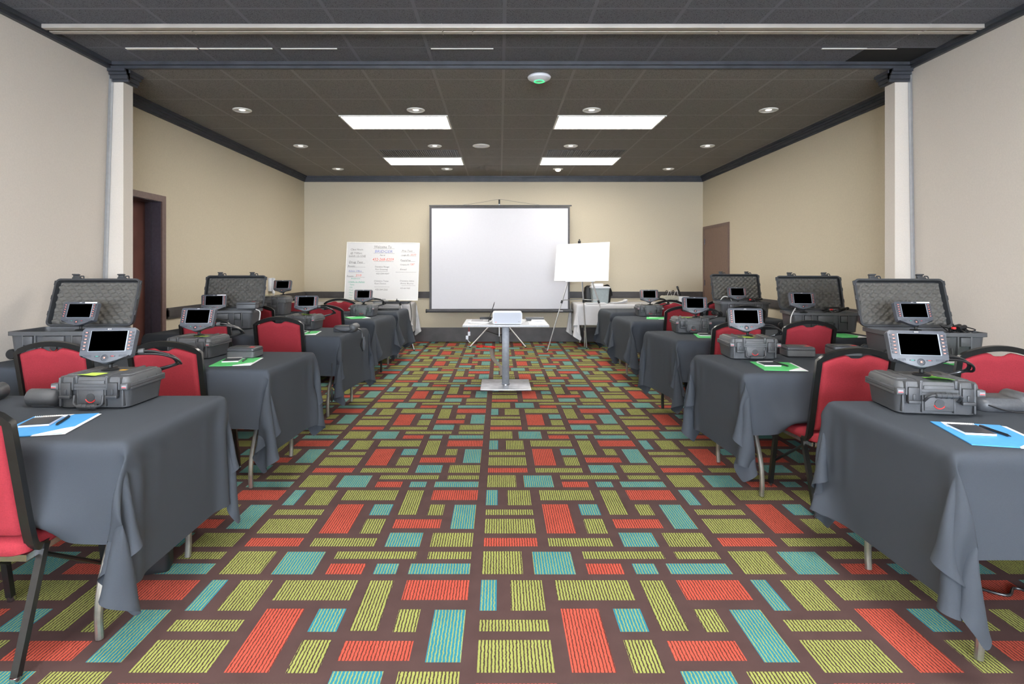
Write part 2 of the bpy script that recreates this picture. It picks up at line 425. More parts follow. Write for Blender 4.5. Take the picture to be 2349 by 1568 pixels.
mb.build('door_frame', 'doorframe', d, smooth=False)
lf = MB().bx(XR - .014, XR + .002, 9.55, 10.63, .01, 2.08).build('door_leaf', 'doorleaf2', d, smooth=False)
for z in (.25, 1.1, 1.85): MB().tube([(XR - .022, 10.60, z - .05), (XR - .022, 10.60, z + .05)], .009).build('hinge', 'jamb', lf)

# ceiling fittings
t = thing('partition_track', (0, 4.21, ZN), label='long pale aluminium partition track crossing the near ceiling', cat='track')
mb = MB(); mb.bx(-3.3, 3.5, -.06, -.012, -.03, .0, bev=.004); mb.bx(-3.3, 3.5, .012, .06, -.03, 0, bev=.004); mb.build('rail', 'track', t, smooth=False)
MB().bx(-3.3, 3.5, -.012, .012, -.014, 0).build('groove', 'track_dark', t, smooth=False)
for x in (-2.25, -.42, -.2, 1.6, 3.1): MB().bx(x, x + .006, -.061, .061, -.0315, -.0).build('splice_plate', 'track', t, smooth=False)
for x0, w_, dep in ((-2.99, .57, .03), (-2.4, .58, .018), (-1.75, .45, .010), (-.55, .5, .008), (2.58, .6, .014)):  # white strips stand for bright tile edges, brightness put into the colour
    o = MB().bx(0, w_, -dep / 2, dep / 2, -.006, .002).build('bright_tile_edge', 'white_metal', smooth=False, loc=(x0, 4.62, ZN))
    tag(o, 'white strip as bright tile edge in the near ceiling, %s' % {-2.99: 'thickest, nearest the left wall', -2.4: 'second from the left wall', -1.75: 'third from the left wall', -.55: 'near the middle of the room', 2.58: 'beside the black opening at right'}[x0], 'bright tile edge')
o = MB().bx(-.28, .28, -.15, .15, -.003, .002).build('ceiling_opening', 'black_hole', smooth=False, loc=(3.22, 4.76, ZN)); tag(o, 'black missing ceiling tile opening beside the right wall stub', 'opening')
def panel(x0, y0, z, where):
    t = thing('ceiling_light', (x0 + .61, y0 + .305, z), label='glowing rectangular ceiling light panel, ' + where, cat='ceiling light', group='rectangular ceiling light panels')
    mb = MB(); mb.bx(-.61, .61, -.305, -.285, -.012, .0); mb.bx(-.61, .61, .285, .305, -.012, 0); mb.bx(-.61, -.59, -.285, .285, -.012, 0); mb.bx(.59, .61, -.285, .285, -.012, 0)
    mb.build('frame', 'white_metal', t, smooth=False)
    MB().bx(-.59, .59, -.285, .285, -.010, -.002).build('diffuser', 'led' if y0 > 4 else 'led_added_fill', t, smooth=False)
panel(-1.80, 6.445, ZF, 'nearer one on the left'); panel(.65, 6.445, ZF, 'nearer one on the right')
panel(-1.80, 8.89, ZF, 'farther one on the left'); panel(.65, 8.89, ZF, 'farther one on the right')
for x in (-1.8, .65):  # panels out of view, added as fill light for the near half
    for y, wh in ((1.2, 'added fill above the camera'), (-1.6, 'added fill behind the camera'), (-4.0, 'added fill at the rear windows')):
        panel(x, y, ZN, wh + (' on the left' if x < 0 else ' on the right'))
# downlights
dl = thing('downlight'); dl['category'] = 'downlight'
MB().lathe([(.098, 0), (.098, -.006), (.088, -.012), (.078, -.010), (.074, .0)], 32, cap=False).build('trim_ring', 'white_metal', dl)
MB().lathe([(.076, -.009), (.068, -.006), (.06, -.002), (.02, -.001), (.001, -.001)], 32, cap=False).build('reflector', 'reflector', dl)
MB().lathe([(.034, -.0015), (.028, -.006), (.001, -.008)], 20).build('added_glow', emit('downlight_added_glow', (255, 246, 230), 1.0), dl)  # glow added so the unlit downlights look brighter
for y, rn in ((6.23, 'nearest'), (8.06, 'middle'), (9.92, 'farthest')):
    for x, cn in ((-2.78, 'far left'), (-.905, 'centre left'), (.995, 'centre right'), (2.905, 'far right')):
        if y > 9 and cn == 'centre right': continue
        place(dl, (x, y, ZF), 0, 'round recessed downlight in the %s row, %s' % (rn, cn), 'recessed downlights')
t = thing('eyeball_downlight', (1.005, 9.92, ZF), label='lit downlight with a protruding bulb in the farthest row', cat='downlight')
MB().lathe([(.09, 0), (.085, -.01), (.06, -.012)], 24).build('trim_ring', 'white_metal', t)
MB().lathe([(.05, -.01), (.045, -.03), (.025, -.045), (.002, -.05)], 16).build('bulb', emit('warm_bulb', (255, 240, 210), 2.0), t)
t = thing('wireless_access_point', (.352, 5.12, ZF), label='white round dome access point with a green ring on the ceiling', cat='access point')
MB().lathe([(.05, 0), (.095, -.004), (.104, -.016), (.098, -.03), (.06, -.05), (.002, -.055)], 32).build('dome', 'device_white', t)
MB().lathe([(.042, -.0535), (.048, -.055), (.042, -.0575), (.038, -.0575)], 24, cap=False).build('status_ring', 'led_ring', t)
t = thing('ceiling_speaker', (-.256, 8.05, ZF), label='flat round white speaker grille between the middle downlights', cat='speaker')
MB().lathe([(.12, 0), (.12, -.008), (.11, -.012)], 32).build('rim', 'white_metal', t)
MB().lathe([(.108, -.011), (.05, -.014), (.002, -.0145)], 32).build('grille', 'device_white', t)
for x, wh in ((-1.78, 'left'), (.67, 'right')):
    t = thing('ceiling_vent', (x + .6, 8.58, ZF), label='dark louvred ceiling vent just before the farther light panel on the %s' % wh, cat='vent')
    MB().bx(-.57, .57, -.24, .24, -.004, .002).build('backing', 'trim', t, smooth=False)
    mb = MB()
    for k in range(36): mb.bx(-.55 + k * .031, -.55 + k * .031 + .006, -.22, .22, -.012, -.002)
    mb.build('louvres', 'rail', t, smooth=False)

# ------------------------------------------------------------------ prototypes
def make_chair():
    t = thing('banquet_chair'); t['category'] = 'chair'
    W2 = .208
    sq = [(-.015, -.012), (.015, -.012), (.015, .012), (-.015, .012)]
    def by(z): return -.20 - (z - .47) * .20         # lean of the back
    pts = [(-W2 + .02, -.10, .40), (-W2 + .006, -.175, .405), (-W2, by(.50), .50), (-W2, by(.7), .70), (-W2, by(.862), .862)]
    left = fillet(pts, .05, 5)
    arch = [Vector((x, by(.87 + .055 * (1 - (x / W2) ** 2)), .868 + .052 * (1 - (x / W2) ** 2))) for x in [W2 * (k / 8 - 1) for k in range(0, 17)]]
    path = left + arch[1:-1] + [Vector((-p.x, p.y, p.z)) for p in reversed(left)]
    MB().tube(path, .01, prof=sq).build('back_frame', 'black_metal', t, angle=50)
    # backrest pad
    xs = [-.192 + .384 * k / 24 for k in range(25)]
    def top(x):
        z = .857 + .043 * (1 - (abs(x) / .192) ** 1.7)
        g = math.exp(-((x / .046) ** 4)); return z - .026 * g
    mb = MB(); zs = [0, .02, .1, .5, .9, .97, 1]
    for side in (1, -1):
        V = []
        for x in xs:
            e = min(1, (0.192 - abs(x)) / .015 + .15)
            V.append([mb.bm.verts.new((x, by(.462 + (top(x) - .462) * u) + side * .016 * e * (1 if 0 < u < 1 else .25), .462 + (top(x) - .462) * u)) for u in zs])
        for i in range(24):
            for j in range(len(zs) - 1):
                mb.bm.faces.new((V[i][j], V[i + 1][j], V[i + 1][j + 1], V[i][j + 1]))
        if side == 1: A = V
        else:
            for i in range(24):
                mb.bm.faces.new((A[i][0], A[i + 1][0], V[i + 1][0], V[i][0])); mb.bm.faces.new((A[i][-1], A[i + 1][-1], V[i + 1][-1], V[i][-1]))
            for j in range(len(zs) - 1):
                for e in (0, 24): mb.bm.faces.new((A[e][j], A[e][j + 1], V[e][j + 1], V[e][j]))
    mb.build('backrest', 'red', t, angle=60)
    # seat
    mb = MB(); R = []
    for ins, z in ((.01, .395), (0, .402), (0, .432), (.012, .450), (.04, .456), (.12, .458)):
        ring = []
        for p in rrect(.43 - 2 * ins, .44 - 2 * ins, .05, 5):
            tp = 1 - .10 * ((p[1] + .22) / .44 < .3)
            ring.append((p[0] * (1 - .06 * (0.22 - p[1]) / .44), p[1] + .0, z - .012 * max(0, (p[1] - .1) / .12) ** 2))
        R.append(ring)
    mb.loft(R); mb.build('seat', 'red', t, angle=60)
    mb = MB(); mb.bx(-.19, .19, -.2, -.18, .374, .396); mb.bx(-.20, -.18, -.2, .18, .374, .396); mb.bx(.18, .20, -.2, .18, .374, .396); mb.bx(-.19, .19, .16, .18, .374, .396)
    mb.build('seat_frame', 'chrome', t, smooth=False)
    lg = [(-.0125, -.011), (.0125, -.011), (.0125, .011), (-.0125, .011)]
    for s in (-1, 1):
        o = MB().tube([(s * .20, -.125, .40), (s * .203, -.14, .36), (s * .207, -.25, .02)], .01, prof=lg).build('leg', 'black_metal', t)
        MB().lathe([(.012, 0), (.015, .006), (.015, .022), (.012, .024)], 12, T=TR((s * .207, -.254, 0))).build('foot_glide', 'chrome', o)
        o = MB().tube([(s * .20, .14, .395), (s * .202, .16, .34), (s * .205, .215, .02)], .01, prof=lg).build('leg', 'black_metal', t)
        MB().lathe([(.012, 0), (.015, .006), (.015, .022), (.012, .024)], 12, T=TR((s * .205, .218, 0))).build('foot_glide', 'chrome', o)
        MB().tube([(s * .19, .19, .17), (s * .185, -.15, .385)], .008).build('brace', 'black_metal', t)
    return t
CHAIR = make_chair()
CHG = 'red banquet chairs at the cloth covered tables'

TL, TWd, TH, OV, OE = 1.90, .76, .748, .36, .52
def make_table(name, m, label, loc, rz):
    t = thing(name, loc, rz, label, 'table', 'folding tables under cloths')
    MB().bx(-TL / 2 + .025, TL / 2 - .025, -TWd / 2 + .025, TWd / 2 - .025, TH - .035, TH - .014, bev=.006).build('tabletop', 'laminate', t)
    for sx in (-1, 1):
        x = sx * (TL / 2 - .14)
        for sy in (-1, 1):
            path = spline([(x, sy * .30, 0.006), (x, sy * .305, .10), (x, sy * .285, .22), (x, sy * .20, .42), (x, sy * .16, .60), (x, sy * .16, TH - .03)], 5)
            MB().tube(path, .0145, 10).build('leg', m, t)
        MB().tube([(x, -.2, .42), (x, .2, .42)], .010).build('crossbar', m, t)
        MB().tube([(x, 0, .42), (x - sx * .32, 0, TH - .03)], .008).build('brace', 'black_metal', t)
    return t

def small_case():
    t = thing('rugged_case'); t['category'] = 'case'
    w, d, h = .34, .29, .145
    mb = MB()
    mb.loft([rrect(w - .06, d - .06, .03, 4, 0), rrect(w - .04, d - .04, .03, 4, .006), rrect(w - .024, d - .024, .032, 4, .078), rrect(w - .02, d - .02, .032, 4, .084),
             rrect(w, d, .03, 4, .086), rrect(w, d, .03, 4, .097)])
    for x in (-.135, -.06, .06, .135): mb.bx(x - .004, x + .004, -d / 2 + .006, -d / 2 + .03, .012, .09, bev=.002)
    mb.bx(-.055, .055, -d / 2 + .004, -d / 2 + .03, .02, .09, bev=.003)
    mb.build('case_body', 'case', t, angle=40)
    mb = MB()
    mb.loft([rrect(w, d, .03, 4, .0985), rrect(w, d, .03, 4, .110), rrect(w - .018, d - .018, .03, 4, .112), rrect(w - .022, d - .022, .03, 4, .128), rrect(w - .032, d - .032, .03, 4, .138), rrect(w - .055, d - .055, .03, 4, .141)])
    for x in (-.066, .066): mb.bx(x - .006, x + .006, -d / 2 + .006, d / 2 - .012, .112, .146, bev=.003)
    for x in (-.118, .118): mb.bx(x - .024, x + .024, -d / 2 + .05, d / 2 - .03, .130, .1455, bev=.008, seg=3)
    mb.bx(-.058, .058, -d / 2 + .004, -d / 2 + .03, .088, .125, bev=.004)
    for x in (-.128, -.074, .074, .128): mb.bx(x - .004, x + .004, -d / 2 - .006, -d / 2 + .03, .085, .139, bev=.002)
    for y in (-.07, .0, .07):
        for s in (-1, 1): mb.bx(s * (w / 2 - .012) - .004, s * (w / 2 - .012) + .004, y - .004, y + .004, .11, .118)
    for s in (-1, 1): mb.bx(s * .150 - .016, s * .150 + .016, -d / 2 - .008, -d / 2 + .02, .086, .114, bev=.004)
    mb.build('case_lid', 'case', t, angle=40)
    for x in (-.101, .101):
        mb = MB(); mb.bx(x - .022, x + .022, -d / 2 - .010, -d / 2 + .006, .055, .118, bev=.004)
        mb.bx(x - .024, x + .024, -d / 2 - .017, -d / 2 + .0, .050, .064, bev=.003)
        mb.bx(x - .006, x + .006, -d / 2 - .014, -d / 2, .066, .09, bev=.002)
        mb.build('latch', 'case_dark', t, angle=40)
    mb = MB(); y = -d / 2 - .008
    mb.tube(fillet([(-.062, y, .064), (-.062, y - .006, .028), (-.048, y - .010, .018), (.048, y - .010, .018), (.062, y - .006, .028), (.062, y, .064)], .012), .0055, 8)
    mb.tube([(-.042, y - .010, .018), (-.038, y - .010, .018), (.038, y - .010, .018), (.042, y - .010, .018)], [.006, .0115, .0115, .006], 12)
    for k in (-.02, 0, .02): mb.tube([(k - .002, y - .010, .018), (k + .002, y - .010, .018)], .0128, 12)
    mb.build('handle', 'case_dark', t)
    b = MB().lathe([(.0, 0), (.016, 0), (.018, .003), (.018, .006)][::-1], 20, T=TR((.0, -d / 2 + .006, .052), rx=PI / 2)).build('emblem', 'case_dark', t)
    arc = [(math.cos(a) * .0215, -d / 2 + .0015, .052 + math.sin(a) * .0215) for a in [math.radians(200 + 12 * k) for k in range(12)]]
    MB().tube(arc, .0022, 6).build('emblem_arc', 'redmark', b)
    for s in (-1, 1):
        q = MB(); q.bx(s * .152 - .010, s * .152 + .010, -d / 2 - .0095, -d / 2 - .0075, .094, .106)
        q.bx(s * .152 - .009, s * .152 + .009, -d / 2 - .0102, -d / 2 - .009, .0955, .0985, mi=1); q.build('tag', ['greymark', 'redmark'], t, smooth=False)
    MB().bx(.018, .06, .02, .04, .1412, .1422).build('sticker', 'yellowmark', t, smooth=False)
    return t
SCASE = small_case()

def big_case(opened):
    t = thing('wheeled_case' if opened else 'closed_wheeled_case'); t['category'] = 'case'
    w, d, h = .62, .36, .19
    mb = MB(); n = 4
    mb.loft([rrect(w - .07, d - .07, .04, n, 0), rrect(w - .05, d - .05, .04, n, .008), rrect(w - .028, d - .028, .04, n, h - .03), rrect(w, d, .035, n, h - .026), rrect(w, d, .035, n, h),
             rrect(w - .03, d - .03, .03, n, h), rrect(w - .06, d - .06, .03, n, .05)])
    for x in (-.2, -.12, .12, .2):
        mb.bx(x - .006, x + .006, -d / 2 + .0, -d / 2 + .03, .03, h - .02, bev=.003)
    for x in (-.16, .16): mb.bx(x - .03, x + .03, -d / 2 - .008, -d / 2 + .02, .10, h - .03, bev=.005)
    mb.bx(-.07, .07, -d / 2 + .0, -d / 2 + .03, .10, h - .03, bev=.006)
    mb.build('case_body', 'case', t, angle=40)
    for s in (-.14, .14):
        MB().lathe([(.012, -.014), (.03, -.014), (.034, -.008), (.034, .008), (.03, .014), (.012, .014)], 20, T=TR((-w / 2 + .012, s, .036), rx=PI / 2)).build('wheel', 'rubber', t)
    b = MB().lathe([(.022, .008), (.022, .003), (.019, 0), (0.001, 0)], 20, T=TR((0, -d / 2 + .008, .085), rx=PI / 2)).build('emblem', 'case_dark', t)
    arc = [(math.cos(a) * .026, -d / 2 + .006, .085 + math.sin(a) * .026) for a in [math.radians(200 + 12 * k) for k in range(12)]]
    MB().tube(arc, .0026, 6).build('emblem_arc', 'redmark', b)
    MB().tube(fillet([(-.075, -d / 2 - .004, .09), (-.075, -d / 2 - .012, .045), (.075, -d / 2 - .012, .045), (.075, -d / 2 - .004, .09)], .015), .0075, 8).build('handle', 'case_dark', t)
    if not opened:
        mb = MB(); mb.loft([rrect(w, d, .035, n, h + .001), rrect(w, d, .035, n, h + .014), rrect(w - .024, d - .024, .035, n, h + .017), rrect(w - .03, d - .03, .035, n, h + .045), rrect(w - .07, d - .07, .03, n, h + .055)])
        for x in (-.2, -.12, .12, .2): mb.bx(x - .006, x + .006, -d / 2 + .008, d / 2 - .01, h + .01, h + .06, bev=.003)
        mb.build('case_lid', 'case', t, angle=40)
        for x in (-.16, .16): MB().bx(x - .028, x + .028, -d / 2 - .014, -d / 2 + .004, h - .05, h + .02, bev=.004).build('latch', 'case_dark', t)
        return t
    MB().loft([rrect(w - .056, d - .056, .03, n, .052), rrect(w - .05, d - .05, .03, n, h - .045)]).build('foam_insert', 'foam', t)
    # lid standing open, tray facing the front; built upright then tilted back about the hinge
    T = TR((0, d / 2 - .012, h + .004), rx=-math.radians(18))
    def ring(ww, hh, r, y): return [(x, y, z + d / 2) for x, z in rrect(ww, hh, r, n)]
    mb = MB()
    mb.loft([ring(w, d, .035, 0), ring(w, d, .035, .014), ring(w - .024, d - .024, .035, .017), ring(w - .03, d - .03, .035, .055), ring(w - .08, d - .08, .03, .066)], cap=False, T=T)
    mb.loft([ring(w - .08, d - .08, .03, .066), ring(w - .5, d - .4, .005, .068)], cap=False, T=T)
    mb.loft([ring(w, d, .035, 0), ring(w - .026, d - .026, .026, 0), ring(w - .034, d - .034, .024, .04), ring(w - .4, d - .38, .005, .042)], cap=False, T=T)
    for s in (-1, 1):
        for z in (.08, .2, .31): mb.bx(s * (w / 2) - .006, s * (w / 2) + .006, .0, .016, z, z + .035, bev=.003, T=T)
    ld = mb.build('case_lid', 'case_dark', t, angle=40)
    mb = MB(); nx, nz = 124, 68; ww, hh = w - .046, d - .046; p = .040; V = []
    for i in range(nx + 1):
        for j in range(nz + 1):
            x = (i / nx - .5) * ww; z = (j / nz - .5) * hh
            u = (x + z * .92) / 1.414; v = (x - z * 1.08) / 1.414
            e = min(1, min(ww / 2 - abs(x), hh / 2 - abs(z)) / .012)
            hgt = (.5 + .25 * (math.cos(2 * PI * u / p) + math.cos(2 * PI * v / p))) * .034 * e
            V.append(mb.bm.verts.new((x, .034 - hgt, z + d / 2)))
    for i in range(nx):
        for j in range(nz):
            a = i * (nz + 1) + j; mb.bm.faces.new((V[a], V[a + nz + 1], V[a + nz + 2], V[a + 1]))
    mb._tf(V, T); mb.build('egg_crate_foam', 'foam', ld, angle=180)
    for x in (-.165, .165):
        mb = MB(); mb.bx(x - .03, x + .03, .0, .03, d - .004, d + .012, bev=.003, T=T)
        mb.bx(x - .03, x + .012, .004, .026, d + .01, d + .03, bev=.006, T=T)
        mb.bx(x - .036, x + .018, -.002, .018, d + .028, d + .036, bev=.003, T=T)
        mb.tube(fillet([(x + .02, .012, d + .008), (x + .024, .012, d + .022), (x + .046, .012, d + .022), (x + .05, .012, d + .004)], .006), .005, 6, T=T)
        mb.build('latch', 'case_dark', t, angle=40)
    return t
BCASE = big_case(True); BCLOSED = big_case(False)

def make_terminal(white_label=False, cables=True, name='display_terminal'):
    t = thing(name); t['category'] = 'display'
    mb = MB()
    mb.lathe([(.034, 0), (.036, .003), (.03, .007), (.012, .009), (.009, .012), (.009, .026), (.016, .030), (.021, .040), (.018, .052), (.006, .06)], 20)
    mb.bx(-.03, .03, .004, .03, .048, .075, bev=.006)
    mb.build('ball_mount', 'rubber', t)
    T = TR((-.012, .012, .122), rx=-math.radians(20)) @ Matrix.Scale(.915, 4)
    hw, hh = .127, .078
    out = [(-hw + .012, -hh + .008), (-.055, -hh - .006), (-.028, -hh - .020), (-.012, -hh - .027), (.012, -hh - .027), (.028, -hh - .020), (.055, -hh - .006), (hw - .012, -hh + .008),
           (hw - .004, -hh + .018), (hw, hh - .012), (hw - .01, hh), (-hw + .01, hh), (-hw, hh - .012), (-hw + .004, -hh + .018)]
    o = MB().prism(out, -.016, .022, T=T, bev=.006).build('housing', 'bezel', t, angle=30)
    MB().prism([(x * .985, z * .985) for x, z in out], .012, .026, T=T).build('housing_back', 'case_dark', t)
    MB().bx(-.084, .092, -.0172, -.0158, -.045, .061, T=T).build('screen_rim', 'bezel_edge', t, smooth=False)
    MB().bx(-.081, .087, -.0182, -.0165, -.043, .060, T=T).build('screen', 'screen', t, smooth=False)
    bm_ = None
    for s, x0 in ((-1, -.107), (1, .109)):
        for k in range(6):
            z = .052 - k * .0172
            q = MB(); q.bx(-.011, .011, -.0195, -.0155, -.0055, .0055, bev=.0015); q.bx(.0 if s < 0 else -.009, .009 if s < 0 else 0, -.0202, -.019, -.0018, .0022, mi=1)
            if k == 0 or True:
                if bm_ is None or s not in bm_:
                    ob = q.build('button', ['button', 'lit_red'], t); bm_ = dict(bm_ or {}); bm_[s] = ob.data
                else:
                    q.bm.free(); ob = bpy.data.objects.new('button', bm_[s]); C.objects.link(ob); ob.parent = t
            ob.matrix_local = T @ Matrix.Translation((x0, 0, z))
    MB().lathe([(.0165, 0), (.0175, .002), (.0145, .0035), (.0135, .002), (.006, .002), (.006, .004), (.001, .004)], 20, T=T @ TR((0.0, -.0155, -.078), rx=PI / 2)).build('dial', 'button', t)
    q = MB(); q.lathe([(.0045, .0038), (.004, .005), (.001, .005)], 12, T=T @ TR((0, -.0155, -.078), rx=PI / 2))
    for a, b in ((.0, .0125), (.0, -.0125), (.0125, 0), (-.0125, 0)): q.bx(a - .0014, a + .0014, -.0172, -.0164, -.078 + b - .0014, -.078 + b + .0014, T=T)
    q.build('dial_light', 'lit_red', t, smooth=False)
    for x, m in ((-.036, 'teal'), (.036, 'redmark')):
        k = MB().bx(x - .012, x + .012, -.0185, -.0155, -.073, -.067, bev=.001, T=T).build('key', 'button', t)
        MB().bx(x - .006, x + .006, -.019, -.0184, -.0712, -.0688, T=T).build('key_light', m, k, smooth=False)
    for x in (-.082, .082):
        q = MB()
        for k in range(8): q.bx(x - .018 + k * .0048, x - .0155 + k * .0048, -.0166, -.0158, -.074, -.062, T=T)
        q.build('speaker_grille', 'button', t, smooth=False)
    q = MB(); q.bx(-.014, .014, -.0166, -.0158, .066, .0735, bev=.0003, T=T, mi=0)
    q.bx(-.007, .009, -.0172, -.0166, .0685, .071, T=T, mi=1); q.bx(-.009, -.005, -.0172, -.0166, .0675, .0715, T=T, mi=1)
    q.build('maker_mark', ['button', 'whitemark'], t, smooth=False)
    if white_label: MB().bx(.03, .118, -.0178, -.0158, .065, .0745, T=T).build('white_label', 'whitemark', t, smooth=False)
    if cables:
        for k, (dx, dy, dz) in enumerate(((0, 0, 0), (.008, .014, -.006), (.014, .004, -.014))):
            pts = [(.075, .045, .068 + dz * .4), (.11, .05 + dy, .078 + dz), (.165 + dx, .06 + dy, .074 + dz), (.215 + dx * 1.6, .085 + dy, .052 + dz), (.236 + dx * 1.6, .12 + dy, .02 + dz), (.218 + dx, .15 + dy, -.004), (.13, .142 + dy * .3, -.026 - .006 * k)]
            MB().tube(spline(pts, 6), .0055, 8).build('cable', 'cable', t)
        MB().tube([(.098, .052, .076), (.122, .055, .078)], .013, 12).build('cable_collar', 'box_grey', t)
        MB().tube([(.045, .035, .066), (.098, .05, .074)], [.011, .009], 10).build('connector', 'rubber', t)
    return t
TERM = make_terminal(); TERM_IN = make_terminal(cables=False, name='inset_display_terminal'); TERM_LAB = make_terminal(True, False, name='labelled_display_terminal')

def make_folder(col, name):
    t = thing(name); t['category'] = 'folder'
    def sheet(p, z0, z1): return [[(x, y, z0) for x, y in p], [(x, y, z1) for x, y in p]]
    MB().loft(sheet([(-.12, -.155), (.115, -.155), (.12, .155), (-.115, .155)], 0, .0035)).build('cover', col, t, smooth=False)
    mb = MB(); mb.loft(sheet([(.02, -.162), (.128, -.158), (.134, .14), (.11, .15)], .001, .003))
    mb.loft(sheet([(-.09, .08), (.0, .10), (.03, .153), (-.08, .153)], .0037, .0045)); mb.loft(sheet([(.02, -.156), (.114, -.15), (.117, -.06), (.09, -.08)], .0037, .0045))
    mb.build('papers', 'paper', t, smooth=False)
    return t
FB, FG = make_folder('blue', 'blue_folder'), make_folder('green', 'green_folder')
def make_notebook():
    t = thing('spiral_notebook'); t['category'] = 'notebook'
    MB().bx(-.05, .05, -.065, .065, 0, .007).build('pages', 'paper', t, smooth=False)
    MB().bx(-.0495, .0495, -.0645, .055, .007, .0085).build('cover', 'book', t, smooth=False)
    mb = MB()
    for k in range(15):
        x = -.045 + k * .0064
        mb.tube([(x, .064 + .006 * math.cos(a), .005 + .007 * math.sin(a)) for a in [2 * PI * q / 8 for q in range(8)]], .0011, 4, closed=True)
    mb.build('wire_binding', 'white_metal', t)
    return t
NOTE = make_notebook()
def make_pen():
    t = thing('ballpoint_pen'); t['category'] = 'pen'
    MB().tube([(0, -.07, .006), (0, -.06, .006), (0, -.055, .006), (0, .065, .006)], [.001, .003, .005, .005], 8).build('barrel', 'pen', t)
    MB().bx(-.0015, .0015, .02, .066, .011, .0125).build('clip', 'chrome', t)
    return t
PEN = make_pen()
def make_box():
    t = thing('equipment_box'); t['category'] = 'equipment box'
    MB().loft([rrect(.18, .14, .012, 3, .004), rrect(.19, .15, .014, 3, .01), rrect(.19, .15, .014, 3, .046), rrect(.182, .142, .012, 3, .048)]).build('box_body', 'box_grey', t)
    MB().loft([rrect(.186, .146, .014, 3, .049), rrect(.19, .15, .014, 3, .054), rrect(.186, .146, .014, 3, .066), rrect(.165, .125, .012, 3, .072)]).build('box_top', 'pouch', t)
    MB().bx(-.09, .02, -.05, .05, .0715, .0745, bev=.001).build('printer_slot', 'case_dark', t)
    MB().bx(.045, .075, -.03, -.005, .0718, .0735).build('red_sticker', 'redmark', t, smooth=False)
    MB().bx(-.08, .08, -.06, .06, 0, .005).build('foot', 'rubber', t, smooth=False)
    return t
EBOX = make_box()
def make_pouch():
    t = thing('equipment_pouch'); t['category'] = 'equipment pouch'
    MB().loft([rrect(.20, .13, .03, 4, 0), rrect(.215, .145, .035, 4, .012), rrect(.215, .145, .035, 4, .038), rrect(.19, .12, .03, 4, .056)], ).build('shell', 'pouch', t, angle=50)
    MB().tube([(.085, -.075, .040), (.085, -.06, .040), (.085, .06, .040), (.085, .075, .040)], [.022, .038, .038, .022], 16).build('end_cap', 'case', t, angle=50)
    MB().tube(spline([(-.08, -.07, .03), (-.02, -.095, .012), (.05, -.1, .008), (.085, -.085, .03)], 6), .0032, 6).build('cord', 'cable', t)
    return t
POUCH = make_pouch()

